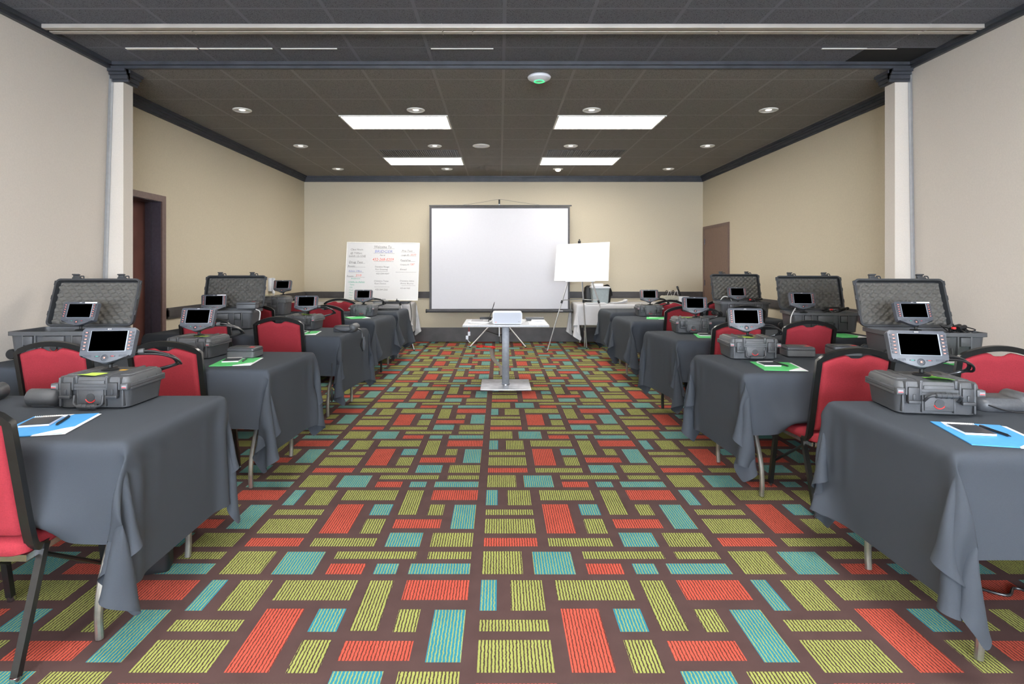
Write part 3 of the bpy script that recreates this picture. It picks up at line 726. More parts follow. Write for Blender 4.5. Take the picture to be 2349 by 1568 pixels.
# ------------------------------------------------------------------ cloth (small mass-spring drape)
def drape(seed, boxes, name, L=TL, Wd=TWd, H=TH, ov=OV, oe=OE, step=.033, iters=7, steps=190, lim=(9, 9, 9)):
    """rectangular cloth settling over a table top; boxes = chair seats (x0,x1,y0,y1,top) in table space"""
    rs = np.random.RandomState(seed)
    def axis(h, o):
        a = np.linspace(-h - o, -h, int(round(o / step)) + 1); m = np.linspace(-h, h, int(round(2 * h / step)) + 1)
        return np.concatenate([a[:-1], m, -a[::-1][1:]])
    X0 = axis(L / 2, oe); Y0 = axis(Wd / 2, ov); nx, ny = len(X0), len(Y0)
    P = np.zeros((nx, ny, 3)); P[..., 0] = X0[:, None]; P[..., 1] = Y0[None, :]; P[..., 2] = H + .003
    hx, hy = L / 2, Wd / 2
    free = (np.abs(P[..., 0]) > hx + 1e-4) | (np.abs(P[..., 1]) > hy + 1e-4)
    A0 = P.copy(); A0[..., 0] = np.clip(P[..., 0], -hx, hx); A0[..., 1] = np.clip(P[..., 1], -hy, hy)
    LR = np.sqrt(((P - A0) ** 2).sum(-1, keepdims=True)) + 1e-9
    w = free.astype(float)[..., None]
    dx, dy = X0[1] - X0[0], Y0[1] - Y0[0]
    P[..., 2] += w[..., 0] * rs.normal(0, .004, (nx, ny))
    lowx = np.cumsum(rs.normal(0, 1, (nx, 1)), 0); P[..., 1] += w[..., 0] * .0006 * lowx
    P00 = P.copy(); P00[..., 2] = H; Q = P.copy(); dt = .018; g = -9.8; vel_damp = .965
    def con(a, b, rest, k):
        d = P[b] - P[a]; l = np.sqrt((d * d).sum(-1, keepdims=True)) + 1e-9
        wa, wb = w[a], w[b]; s = wa + wb; s[s == 0] = 1
        if k < 1: c = k * (l - rest) / l / s
        else: c = (l - rest) / l / s
        P[a] += wa * c * d; P[b] -= wb * c * d
    S = slice
    def pairs():
        out = []
        for o in (0, 1):
            n = (nx - o) // 2; out.append(((S(o, o + 2 * n - 1, 2), S(None)), (S(o + 1, o + 2 * n, 2), S(None)), dx, 1))
            n = (ny - o) // 2; out.append(((S(None), S(o, o + 2 * n - 1, 2)), (S(None), S(o + 1, o + 2 * n, 2)), dy, 1))
        dd = math.hypot(dx, dy)
        for o in (0, 1):
            n = (nx - o) // 2
            out.append(((S(o, o + 2 * n - 1, 2), S(0, ny - 1)), (S(o + 1, o + 2 * n, 2), S(1, ny)), dd, .12))
            out.append(((S(o, o + 2 * n - 1, 2), S(1, ny)), (S(o + 1, o + 2 * n, 2), S(0, ny - 1)), dd, .12))
        for o in range(4):
            q = 4
            ia = np.arange(o, nx - 2, q); ib = ia + 2
            if len(ia): out.append(((ia, S(None)), (ib, S(None)), 2 * dx, .07))
            ja = np.arange(o, ny - 2, q); jb = ja + 2
            if len(ja): out.append(((S(None), ja), (S(None), jb), 2 * dy, .07))
        return out
    PR = []
    for a, b, q, k in pairs():
        d0 = P00[b] - P00[a]; PR.append((a, b, np.sqrt((d0 * d0).sum(-1, keepdims=True)), k))
    eps = .006
    for st in range(steps):
        V = (P - Q) * vel_damp; V = np.clip(V, -.03, .03); Q = P.copy()
        P = P + w * V; P[..., 2] += w[..., 0] * g * dt * dt
        for it in range(iters):
            for a, b, r, k in PR: con(a, b, r, k)
            d = P - A0; l = np.sqrt((d * d).sum(-1, keepdims=True)) + 1e-9
            P = np.where(free[..., None] & (l > LR), A0 + d * LR / l, P)
        ax = np.abs(P[..., 0]) - hx; ay = np.abs(P[..., 1]) - hy
        ins = (ax < eps) & (ay < eps) & free
        px = ins & (ax > ay); py = ins & ~px
        # stay outside the table edge
        P[..., 0] = np.where(px, np.sign(P[..., 0]) * (hx + eps), P[..., 0])
        P[..., 1] = np.where(py, np.sign(P[..., 1]) * (hy + eps), P[..., 1])
        for x0, x1, y0, y1, zt in boxes:
            m = free & (P[..., 0] > x0) & (P[..., 0] < x1) & (P[..., 1] > y0) & (P[..., 1] < y1) & (P[..., 2] < zt)
            P[..., 2] = np.where(m, zt, P[..., 2])
        P[..., 2] = np.maximum(P[..., 2], .01); P[..., 0] = np.clip(P[..., 0], -lim[0], lim[1]); P[..., 1] = np.minimum(P[..., 1], lim[2])
    for _ in range(1):
        A = P.copy(); A[1:-1, 1:-1] = .5 * P[1:-1, 1:-1] + .125 * (P[2:, 1:-1] + P[:-2, 1:-1] + P[1:-1, 2:] + P[1:-1, :-2])
        P = np.where(free[..., None], A, P)
    V = P.reshape(-1, 3).tolist()
    F = [(i * ny + j, (i + 1) * ny + j, (i + 1) * ny + j + 1, i * ny + j + 1) for i in range(nx - 1) for j in range(ny - 1)]
    me = bpy.data.meshes.new(name); me.from_pydata(V, [], F)
    me.polygons.foreach_set('use_smooth', [True] * len(F))
    return me

def table_with_cloth(side, row, cx, cy, deg, chairs, legmat, white=False, seed=0):
    rz = math.radians(deg)
    rown = {1: 'nearest', 2: 'second', 3: 'third', 4: 'fourth', 5: 'farthest'}.get(row)
    if white:
        lab = 'folding table under the white cloth at the back wall, %s of the screen' % side
        cl = 'white tablecloth on the back wall table %s of the projection screen' % side
    else:
        lab = '%s folding table in the %s row, counted from the camera' % (rown, side)
        lab = 'folding table with bent tube legs, %s from the camera in the %s row' % (rown, side)
        cl = 'charcoal tablecloth draped over the %s table in the %s row' % (rown, side)
    make_table('folding_table', legmat, lab, (cx, cy, 0), rz)
    boxes = []
    for (x, y, a) in chairs:
        # chair position into table space
        px, py = x - cx, y - cy
        lx = px * math.cos(-rz) - py * math.sin(-rz); ly = px * math.sin(-rz) + py * math.cos(-rz)
        boxes.append((lx - .225, lx + .225, ly - .2, ly + .26, .468))
    if white:
        if 'wc' not in CH: CH['wc'] = drape(seed, boxes, 'tablecloth', lim=(9, 9, TWd / 2 + .05))
        me = CH['wc']
    else: me = drape(seed, boxes, 'tablecloth', step=.033 if row < 4 else .042, lim=(TL / 2 + .09, 9, 9) if side == 'left' else (9, TL / 2 + .06, 9))
    if not me.materials: me.materials.append(M['white_cloth'] if white else M['cloth'])
    o = bpy.data.objects.new('tablecloth', me); C.objects.link(o); o.location = (cx, cy, 0); o.rotation_euler = (0, 0, rz)
    if white and side == 'right': o.scale = (-1, 1, 1)
    s = o.modifiers.new('sub', 'SUBSURF'); s.levels = 1; s.render_levels = 1
    tag(o, cl, 'tablecloth', 'white tablecloths at the back wall' if white else 'charcoal tablecloths on the rows of tables')

TZ = TH + .0045   # top of the cloth
ROWN = {1: 'nearest', 2: 'second', 3: 'third', 4: 'fourth', 5: 'farthest'}
chairsL = {1: [(-1.80, 2.15, 0, 'cut by the photo edge')],
           2: [(-2.66, 3.70, 2, 'nearer the left wall'), (-1.98, 3.70, -1, 'nearer the aisle')],
           3: [(-2.62, 5.38, 3, 'nearer the left wall'), (-1.97, 5.42, 0, 'nearer the aisle')],
           4: [(-2.92, 7.14, 3, 'nearer the left wall'), (-2.05, 7.10, -3, 'nearer the aisle')],
           5: [(-2.95, 8.50, 0, 'nearer the left wall'), (-2.30, 8.54, 2, 'nearer the aisle')]}
chairsR = {2: [(1.92, 3.42, 4, 'nearer the aisle'), (2.80, 3.50, -3, 'nearer the right wall')],
           3: [(1.95, 5.02, 3, 'nearer the aisle'), (2.58, 5.08, 0, 'nearer the right wall')],
           4: [(2.10, 6.90, 3, 'nearer the aisle'), (2.88, 7.0, -2, 'nearer the right wall')],
           5: [(2.30, 8.20, 6, 'nearer the aisle'), (3.10, 8.30, 0, 'nearer the right wall')]}
TABL = {1: (-2.28, 2.42, 0), 2: (-2.335, 3.92, -3), 3: (-2.35, 5.68, -6), 4: (-2.39, 7.34, -7), 5: (-2.37, 8.50, -3)}
TABR = {1: (2.48, 2.31, 0), 2: (2.36, 3.79, 3), 3: (2.42, 5.385, 6), 4: (2.46, 7.14, 5), 5: (2.50, 8.48, 2)}
for r, (x, y, a) in TABL.items(): table_with_cloth('left', r, x, y, a, [c[:3] for c in chairsL[r]], 'steel' if r != 4 else 'black_metal', seed=10 + r)
for r, (x, y, a) in TABR.items(): table_with_cloth('right', r, x, y, a, [c[:3] for c in chairsR.get(r, [])], 'steel' if r != 3 else 'black_metal', seed=30 + r)
table_with_cloth('left', 0, -2.50, 10.27, 0, [], 'steel', True, 51); table_with_cloth('right', 0, 2.28, 10.27, 0, [], 'steel', True, 52)
for side, D in (('left', chairsL), ('right', chairsR)):
    for r, L in D.items():
        for x, y, a, wh in L:
            place(CHAIR, (x, y, 0), math.radians(a), 'red banquet chair at the %s %s table, %s' % (ROWN[r], side, wh), CHG)

def T_(side, r): return '%s %s table' % (ROWN[r], side)
# closed small cases and the terminals mounted on them
SC = [('left', 1, -1.775, 2.645, 0), ('left', 2, -2.10, 4.03, -4), ('left', 3, -1.985, 5.86, -4), ('left', 4, -1.755, 7.47, 0),
      ('right', 1, 1.845, 2.53, -9), ('right', 2, 1.72, 4.0, -4), ('right', 3, 1.835, 5.56, -5), ('right', 4, 1.93, 7.47, -4)]
TOFF = {('left', 1): (-.03, .03, 8), ('left', 2): (-.0, .0, 6), ('left', 3): (.03, .0, 10), ('left', 4): (.0, .0, 2),
        ('right', 1): (.02, .02, -4), ('right', 2): (.0, .0, -6), ('right', 3): (.06, .0, -5), ('right', 4): (.02, .0, -4)}
for side, r, x, y, a in SC:
    place(SCASE, (x, y, TZ), math.radians(a), 'small closed grey rugged case on the ' + T_(side, r), 'small closed rugged cases')
    ox, oy, ta = TOFF[(side, r)]
    if (side, r) == ('right', 1):
        hd = [c for c in C.objects if c.name.startswith('handle') and c.parent and abs(c.parent.location.x - x) < 1e-4 and abs(c.parent.location.y - y) < 1e-4][0]
        pv = Matrix.Translation((0, -.153, .064)); hd.matrix_local = pv @ Matrix.Rotation(math.radians(-118), 4, 'X') @ pv.inverted()
    place(TERM, (x + ox, y + oy, TZ + .1415), math.radians(a + ta), 'grey display on the small case of the ' + T_(side, r), 'displays on the small cases')
def sticky(x, y, z, rz, m, label, curl=.012, w=.075):
    mb = MB(); R = []
    for k in range(7):
        v = k / 6; zz = curl * (1 - v) ** 2
        R.append([(-w / 2, v * w - w / 2, zz), (w / 2, v * w - w / 2, zz * .4), (w / 2, v * w - w / 2, zz * .4 + .0006), (-w / 2, v * w - w / 2, zz + .0006)])
    o = mb.loft(R).build('sticky_note', m); o.location = (x, y, z); o.rotation_euler = (0, 0, rz); tag(o, label, 'sticky note')
zc = TZ + .1425
sticky(-1.80, 2.555, zc, -.1, 'sticky', 'lime sticky note on the front of the small case on the nearest left table', .006, .08)
sticky(1.855, 2.44, zc, -.25, 'sticky_green', 'green sticky note curling on the small case of the nearest right table', .02, .085)
sticky(-2.045, 3.97, zc, 0, 'sticky', 'lime sticky note on the small case of the second left table', .01, .08)
sticky(1.68, 3.93, zc, 0, 'sticky', 'lime sticky note on the small case of the second right table', .004, .08)
sticky(-1.94, 5.80, zc, 0, 'sticky', 'lime sticky note below the display on the third left table', .02, .08)
sticky(1.78, 5.50, zc, 0, 'sticky', 'lime sticky note on the small case of the third right table', .004, .08)

# open wheeled cases with a terminal inset
BG = [('left', 2, -2.98, 4.02, 2, TERM_LAB, (-2.86, 3.94, .03)), ('left', 3, -2.80, 5.93, 6, TERM_LAB, (-2.86, 5.80, -.005)),
      ('right', 2, 2.90, 3.96, -6, TERM_LAB, (2.80, 3.88, .035)), ('right', 3, 3.13, 5.66, -9, TERM_IN, (2.90, 5.5, .03)), ('right', 4, 3.09, 7.38, -6, TERM_IN, (3.02, 7.3, .02))]
for side, r, x, y, a, tm, (tx, ty, dz) in BG:
    place(BCASE, (x, y, TZ), math.radians(a), 'large open wheeled case with foam lid on the ' + T_(side, r), 'large open foam lined cases')
    place(tm, (tx, ty, TZ + .155 + .004 + dz), math.radians(a + (14 if side == 'left' and r == 3 else 0)), 'display inside the open case on the ' + T_(side, r), 'displays inside the open cases')
place(BCLOSED, (-3.10, 7.66, TZ), math.radians(4), 'large closed wheeled case under a display on the fourth table in the left row')
place(TERM_IN, (-2.85, 7.60, TZ + .262), math.radians(4), 'display with black screen on top of the large closed case near the left wall')
sticky(-3.03, 7.50, TZ + .262, 0, 'sticky', 'lime sticky note on the large closed case near the left wall', .01, .09)
# coiled leads spilling out of the right open cases
for (x, y, r, s) in ((3.08, 3.90, 2, 4), (3.26, 5.62, 3, 5), (3.24, 7.36, 4, 6)):
    t = thing('cable_tangle', (x, y, TZ + .16), 0, 'tangle of black leads lying in the open case on the ' + T_('right', r), 'cables', 'leads in the open cases')
    rn = random.Random(s)
    for k in range(7):
        pts = [(rn.uniform(-.09, .09), rn.uniform(-.10, .08), rn.uniform(.0, .075)) for q in range(5)]
        MB().tube(spline(pts, 6), .004, 6).build('lead', 'cable', t)
    for k in range(2):
        a = (rn.uniform(-.06, .08), rn.uniform(-.1, 0), .055)
        MB().tube([a, (a[0] + .05, a[1] + .01, .065), (a[0] + .06, a[1] + .012, .068)], [.013, .015, .008], 10).build('plug', 'rubber', t)
    MB().bx(-.09, -.07, -.1, -.08, .05, .065, bev=.002).build('red_connector', 'redmark', t)
def wire(name, pts, r, m, label, cat='cable', seg=8):
    o = MB().tube(spline(pts, seg), r, 8).build(name, m); return tag(o, label, cat)
def lead(pts, label): wire('white_lead', pts, .005, 'cable_white', label)
lead([(-2.52, 3.82, TZ + .15), (-2.45, 3.78, TZ + .17), (-2.40, 3.76, TZ + .10), (-2.39, 3.74, TZ + .006)], 'white lead leaving the open case on the second left table')
lead([(-2.45, 5.80, TZ + .20), (-2.40, 5.78, TZ + .17), (-2.405, 5.76, TZ + .05), (-2.38, 5.74, TZ + .006)], 'white lead hanging from the open case on the third left table')
lead([(2.71, 4.0, TZ + .12), (2.66, 3.8, TZ + .03), (2.62, 3.70, TZ + .05), (2.58, 3.62, TZ + .006)], 'white lead beside the open case on the second right table')
lead([(2.90, 5.66, TZ + .20), (2.85, 5.56, TZ + .225), (2.78, 5.5, TZ + .15), (2.72, 5.4, TZ + .05), (2.66, 5.36, TZ + .006)], 'white lead curving over the left side of the open case on the third right table')
lead([(2.98, 7.4, TZ + .19), (2.93, 7.35, TZ + .24), (2.87, 7.38, TZ + .25), (2.82, 7.36, TZ + .21)], 'white lead looping into the open case on the fourth right table')

# folders, notebooks, pens
FD = [(FB, 'left', 1, -1.765, 2.25, 14), (FB, 'right', 1, 1.79, 2.12, -14), (FG, 'left', 2, -1.72, 3.77, 9), (FG, 'left', 3, -1.84, 5.44, 8), (FG, 'left', 4, -1.77, 7.15, 30),
      (FG, 'right', 2, 1.73, 3.60, -8), (FG, 'right', 3, 1.89, 5.20, -10), (FG, 'right', 4, 1.92, 7.06, -14)]
for p, side, r, x, y, a in FD:
    place(p, (x, y, TZ), math.radians(a), '%s paper folder on the %s' % ('light blue' if p is FB else 'mint green', T_(side, r)), 'document folders on the tables')
    if r <= 3:
        ca, sa = math.cos(math.radians(a)), math.sin(math.radians(a)); sg = -1
        def loc(u, v, z): return (x + u * ca - v * sa, y + u * sa + v * ca, z)
        place(NOTE, loc(-.035, .035, TZ + .0048), math.radians(a + 3), 'black spiral notebook on the folder of the ' + T_(side, r), 'spiral notebooks')
        place(PEN, loc(.04, .03, TZ + .0036), math.radians(a + (5 if side == 'left' else 14)), 'black pen on the folder of the ' + T_(side, r), 'black pens')
place(FG, (2.98, 3.62, TZ), .1, 'mint green folder half hidden beside the open case on the second right table', 'document folders on the tables')
place(FG, (3.12, 5.24, TZ), .1, 'mint green folder in front of the open case on the third right table', 'document folders on the tables')

# boxes and pouches
place(EBOX, (-1.755, 3.98, TZ), -.05, 'flat grey equipment box beside the green folder on the second left table', 'flat grey equipment boxes')
place(EBOX, (2.08, 4.03, TZ), -.10, 'flat grey equipment box right of the small case on the second right table', 'flat grey equipment boxes')
place(EBOX, (2.42, 4.06, TZ), -.08, 'flat grey equipment box behind the chair back on the second right table', 'flat grey equipment boxes')
place(EBOX, (-2.56, 5.86, TZ + .201), .2, 'flat grey equipment box lying on top of the open case on the third left table', 'flat grey equipment boxes')
place(POUCH, (-2.02, 2.65, TZ), math.radians(-92), 'dark rounded equipment pouch left of the small case on the nearest left table', 'rounded equipment pouches')
place(POUCH, (2.17, 2.52, TZ), math.radians(-6), 'dark rounded equipment pouch right of the small case on the nearest right table', 'rounded equipment pouches')
place(POUCH, (-1.50, 5.62, TZ), math.radians(-3), 'dark rounded equipment pouch at the aisle corner of the third left table', 'rounded equipment pouches')
place(POUCH, (-2.43, 2.66, TZ), math.radians(0), 'dark equipment pouch at the left edge of the photo on the nearest left table', 'rounded equipment pouches')
t = thing('charger_lead', (-1.375, 5.60, .64), 0, 'grey charger and lead hanging over the aisle edge of the third left table', 'charger')
MB().tube(spline([(-.04, .02, .15), (.03, 0, .12), (.045, -.01, .05), (.03, 0, -.02), (.045, .01, -.08)], 6), .007, 8).build('cord', 'cable', t)
MB().tube([(.055, 0, .06), (.06, 0, 0), (.058, 0, -.07)], [.010, .017, .008], 10).build('plug', 'pouch', t)
for i, (x, y, lab) in enumerate(((-1.56, 2.62, 'black battery pack on the carpet under the nearest left table'), (1.90, 2.66, 'black battery pack on the carpet under the nearest right table'))):
    t = thing('battery_pack', (x, y, 0), .3, lab, 'battery pack')
    MB().loft([rrect(.12, .09, .02, 3, 0), rrect(.13, .10, .02, 3, .02), rrect(.12, .09, .02, 3, .14)]).build('shell', 'rubber', t)
    MB().tube(fillet([(-.04, 0, .13), (-.035, 0, .18), (.035, 0, .18), (.04, 0, .13)], .02), .006).build('handle', 'cable', t)
    MB().bx(.02, .04, -.052, -.045, .09, .1).build('indicator', 'redmark', t)
wire('floor_lead', [(1.95, 2.55, .006), (2.1, 2.4, .006), (2.2, 2.45, .006), (2.3, 2.3, .006), (2.5, 2.35, .006)], .006, 'cable', 'black lead snaking on the carpet under the nearest right table')
t = thing('hanging_plug', (-1.5, 5.16, .22), 0, 'black plug dangling on a thin cord beside the third left table leg', 'plug')
MB().tube([(0, 0, .30), (0, 0, .06)], .003).build('cord', 'cable', t); MB().tube([(0, 0, .07), (0, 0, .05), (0, 0, -.03), (0, 0, -.05)], [.004, .012, .014, .004]).build('plug', 'rubber', t)
# laptop style devices on the farthest left table
t = thing('closed_laptop', (-1.66, 8.58, TZ), .15, 'black closed laptop on the farthest left table', 'laptop')
MB().bx(-.16, .16, -.11, .11, 0, .016, bev=.004).build('base', 'rubber', t); MB().bx(-.16, .16, -.11, .11, .017, .026, bev=.003).build('lid', 'case_dark', t)
wire('dark_lead', [(-1.95, 8.5, TZ + .006), (-1.85, 8.44, TZ + .03), (-1.74, 8.42, TZ + .012), (-1.62, 8.43, TZ + .006)], .006, 'cable', 'dark lead in front of the closed laptop on the farthest left table')

# ------------------------------------------------------------------ centre table and what is on it
t = thing('pedestal_table', (.07, 6.73, 0), 0, 'square silver pedestal table with speckled top in the aisle', 'table')
MB().bx(-.285, .285, -.30, .30, 0, .014, bev=.003).build('base_plate', 'silver', t)
MB().bx(-.042, .042, -.03, .03, .014, .715, bev=.003).build('column', 'column', t)
MB().lathe([(.05, .014), (.05, .018), (.03, .022)], 20).build('bolt_cap', 'chrome', t)
MB().bx(-.48, .48, -.375, .375, .715, .739, bev=.006).build('tabletop', 'granite', t)
ct = .7395
t = thing('projector', (.087, 6.50, ct), 0, 'white rounded projector on the speckled pedestal table', 'projector')
mb = MB(); mb.loft([[(x, y, z + .073) for x, z in rrect(.33, .135, .022, 5)] for y in (-.085, .085)]); mb.build('body', 'device_white', t)
MB().loft([[(x, -.0865 + y, z + .072) for x, z in rrect(.31, .118, .018, 5)] for y in (0, .004)]).build('front_panel', 'device_grille', t)
MB().bx(-.135, -.122, -.0885, -.085, .022, .030).build('power_light', 'lit_red', t); MB().bx(.12, .138, -.0885, -.086, .03, .034).build('maker_mark', 'greymark', t)
MB().bx(-.14, .14, -.07, .07, 0, .006).build('feet', 'rubber', t)
t = thing('open_laptop', (-.24, 6.72, ct), 0, 'open laptop seen from its side on the pedestal table', 'laptop')
MB().bx(-.12, .11, -.16, .16, .0, .018, bev=.004).build('base', 'alu', t); MB().bx(-.085, .045, -.14, .14, .0175, .0195).build('keyboard', 'greymark', t)
MB().box((0, 0, .11), (.007, .32, .22), bev=.003, T=TR((.112, 0, .015), ry=math.radians(18))).build('screen_lid', 'rubber', t)
t = thing('black_adapter', (-.17, 7.0, ct), .1, 'black adapter behind the open laptop', 'adapter'); MB().bx(-.07, .07, -.03, .03, 0, .035, bev=.008).build('body', 'rubber', t)
MB().tube(spline([(.07, 0, .02), (.1, -.03, .04), (.12, -.06, .01)], 5), .004).build('cord', 'cable', t)
t = thing('router', (.44, 6.62, ct + .012), 0, 'white router lying on papers at the right of the pedestal table', 'router')
MB().bx(-.075, .075, -.05, .05, 0, .022, bev=.008).build('body', 'device_white', t); MB().bx(-.05, .05, -.051, -.049, .008, .012).build('light_strip', 'greymark', t)
o = MB().bx(-.10, .10, -.09, .09, 0, .012).build('paper_stack', 'paper', smooth=False, loc=(.43, 6.58, ct)); tag(o, 'stack of white papers under the router', 'papers')
t = thing('streaming_box', (.42, 6.95, ct), 0, 'flat dark grey box behind the router', 'media box'); MB().bx(-.11, .11, -.07, .07, 0, .035, bev=.004).build('body', 'box_grey', t); MB().bx(-.10, .10, -.0715, -.069, .01, .025).build('front', 'case_dark', t)
wire('white_cable', [(-.33, 6.56, ct + .006), (-.25, 6.48, ct + .008), (-.15, 6.46, ct + .012), (-.09, 6.45, ct + .04), (-.085, 6.47, ct + .06)], .004, 'cable_white', 'white cable looping from the laptop to the projector')
wire('white_lead', [(.26, 6.6, ct + .03), (.29, 6.7, ct + .02), (.31, 6.8, ct + .01), (.31, 6.9, ct + .02)], .004, 'cable_white', 'white cord between the projector and the dark grey box')
t = thing('plug_cord', (-.38, 7.1, .7), 0, 'red cord with two white plugs hanging behind the pedestal table', 'cord')
MB().tube(spline([(0, 0, .03), (0, .01, -.05), (.005, 0, -.12)], 5), .003).build('cord', 'red_cable', t)
MB().bx(-.01, .02, -.012, .012, -.165, -.115, bev=.004).build('plug', 'device_white', t); MB().bx(-.035, -.004, -.012, .012, -.21, -.165, bev=.004).build('plug', 'device_white', t)
MB().tube([(-.02, 0, -.2), (.0, 0, -.235), (.02, 0, -.25)], .004).build('cord_end', 'device_white', t)
wire('red_extension_cord', [(-.40, 10.0, .008), (-.30, 9.95, .008), (-.33, 10.15, .008), (-.22, 9.98, .008), (-.10, 9.97, .008), (-.08, 9.88, .008), (-.14, 9.75, .008)], .012, 'red_cable', 'red extension cord on the carpet under the screen', 'cord')
mb = MB(); pts = spline([(-.14, 9.72, .002), (-.12, 9.2, .002), (-.09, 8.7, .002), (-.02, 8.2, .002), (.03, 7.9, .002), (.04, 7.3, .002)], 5)
R = [[(p.x - .032, p.y, .001), (p.x + .032, p.y, .001), (p.x + .026, p.y, .006), (p.x + .004, p.y, .013), (p.x - .004, p.y, .013), (p.x - .026, p.y, .006)] for p in pts]
o = mb.loft(R).build('taped_cable', 'tape'); tag(o, 'grey tape strip covering a cable across the carpet behind the pedestal table', 'cable cover')
wire('thin_floor_lead', [(-1.35, 10.2, .006), (-1.25, 10.1, .006), (-1.3, 9.95, .006), (-1.28, 9.8, .006)], .006, 'cable', 'thin black lead on the carpet below the whiteboard')

# ------------------------------------------------------------------ projection screen on tripod
t = thing('projection_screen', (0, 10.32, 0), 0, 'large white tripod projection screen before the back wall', 'projection screen')
MB().bx(-1.255, 1.255, -.003, .0, .625, 2.47).build('screen_border', 'screen_border', t, smooth=False)
MB().bx(-1.215, 1.222, -.006, -.0035, .64, 2.435).build('screen_fabric', 'fabric_screen', t, smooth=False)
MB().tube([(-1.26, 0, 2.485), (1.29, 0, 2.485)], .012).build('top_bar', 'box_grey', t)
mb = MB(); mb.tube([(-1.31, 0, .602), (1.30, 0, .602)], .028, 14); mb.build('roller_case', 'screen_border', t)
for s in (-1.31, 1.30): MB().tube([(s - .01, 0, .602), (s + .012, 0, .602)], .034, 14).build('end_cap', 'rubber', t)
MB().bx(1.06, 1.13, -.0325, -.027, .600, .609).build('maker_mark', 'whitemark', t, smooth=False)
mb = MB(); mb.tube([(-.005, .06, .14), (-.005, .06, 2.60)], .014, 10); mb.build('pole', 'alu', t)
MB().bx(-.02, .01, .035, .075, 2.52, 2.60, bev=.003).build('hook', 'rubber', t)
MB().tube(spline([(-.66, 0, 2.495), (-.3, .02, 2.55), (-.005, .04, 2.60), (.3, .02, 2.555), (.72, 0, 2.495)], 6), .0025, 5).build('hanging_wire', 'box_grey', t)
for i, (x, y) in enumerate(((-.51, -.40), (.45, -.40), (0.02, .2))):
    lg = MB().tube([(-.005, .06, .52), (x, y, .012)], .011, 8).build('leg', 'alu', t)
    MB().lathe([(.013, 0), (.015, .01), (.012, .02)], 10, T=TR((x, y, 0))).build('foot', 'rubber', lg)
MB().tube([(-.25, -.17, .27), (-.005, .06, .16)], .006).build('strut', 'rubber', t); MB().tube([(.22, -.17, .27), (-.005, .06, .16)], .006).build('strut', 'rubber', t)

# ------------------------------------------------------------------ easels
def easel(name, x, y, apex, lx, rx, fy, back, label, m, ay=.06):
    t = thing(name, (x, y, 0), 0, label, 'easel')
    A = (0, ay, apex)
    for f in ((lx, fy, .0), (rx, fy, .0), back):
        mb = MB(); a = Vector(A); b = Vector(f) + Vector((0, 0, .012)); q = a.lerp(b, .55)
        mb.tube([a, q], .013); mb.tube([q, b], .009)
        lg = mb.build('leg', m, t)
        MB().tube([q + (a - q).normalized() * .02, q - (a - q).normalized() * .03], .017, 10).build('clamp', 'rubber', lg)
        MB().lathe([(.012, 0), (.014, .008), (.010, .02)], 10, T=TR((f[0], f[1], 0))).build('foot', 'rubber', lg)
    MB().lathe([(.02, -.03), (.024, -.01), (.024, .015), (.012, .03), (.008, .05)], 12, T=TR(A)).build('hub', 'rubber', t)
    return t, Vector(A)
e, A = easel('flip_chart_easel', 1.33, 9.55, 1.80, -.55, .55, -.12, (.15, .24, 0), 'silver tripod easel holding the blank bright board, right of the screen', 'alu')
q = .5
def lerp(f, k): return A.lerp(Vector(f), k)
zs = (1.80 - .84) / 1.80
MB().tube([lerp((-.55, -.12, 0), zs), lerp((.15, .24, 0), zs)], .006).build('strut', 'alu', e); MB().tube([lerp((.55, -.12, 0), zs), lerp((.15, .24, 0), zs)], .006).build('strut', 'alu', e)
MB().bx(-.24, .24, -.055, -.015, 1.145, 1.157).build('ledge', 'alu', e)
t = thing('blank_board', (1.33, 9.49, 1.158), 0, 'blank glaring white board on the silver easel', 'board')
T = TR((0, 0, 0), rx=-math.radians(7), ry=math.radians(0), rz=math.radians(-4))
pl = [(-.43, .0), (.455, .0), (.485, .645), (-.36, .605), (-.385, .585)]
MB().prism(pl, -.012, 0, T=T).build('panel', 'flip', t, smooth=False)
e, A = easel('whiteboard_easel', -1.975, 9.66, 1.70, -.56, .56, -.10, (0, .10, 0), 'black and silver easel carrying the written whiteboard', 'alu', .15)
for s in (-1, 1):
    mb = MB(); mb.bx(s * .27 - .02, s * .27 + .02, -.08, -.02, .815, .835); mb.bx(s * .27 - .006, s * .27 + .006, -.085, -.075, .83, .86); mb.build('support_hook', 'rubber', e)
MB().bx(-.5, .5, -.03, -.015, .80, .815).build('ledge', 'box_grey', e)
MB().tube(spline([(.48, -.03, .80), (.5, -.02, .6), (.49, -.03, .4), (.5, -.02, .15), (.52, 0, .02)], 5), .006).build('strap', 'rubber', e)
t = thing('whiteboard', (-1.975, 9.60, .84), 0, 'whiteboard covered in marker writing left of the projection screen', 'whiteboard')
TB = TR((0, 0, 0), rx=-math.radians(8), ry=math.radians(.8))
MB().bx(-.605, .605, 0, .012, 0, .965, T=TB).build('panel', 'board', t, smooth=False)
mb = MB()
for b in ((-.612, .612, -.004, .016, .958, .972), (-.612, .612, -.004, .016, -.006, .006), (-.614, -.603, -.004, .016, 0, .965), (.603, .614, -.004, .016, 0, .965)): mb.bx(*b, T=TB)
mb.build('frame', 'white_metal', t, smooth=False)
MB().bx(-.03, .0, -.02, -.004, .006, .016, T=TB).build('marker', 'rubber', t); MB().bx(.02, .08, -.018, -.004, .006, .014, T=TB).build('marker', 'greymark', t)
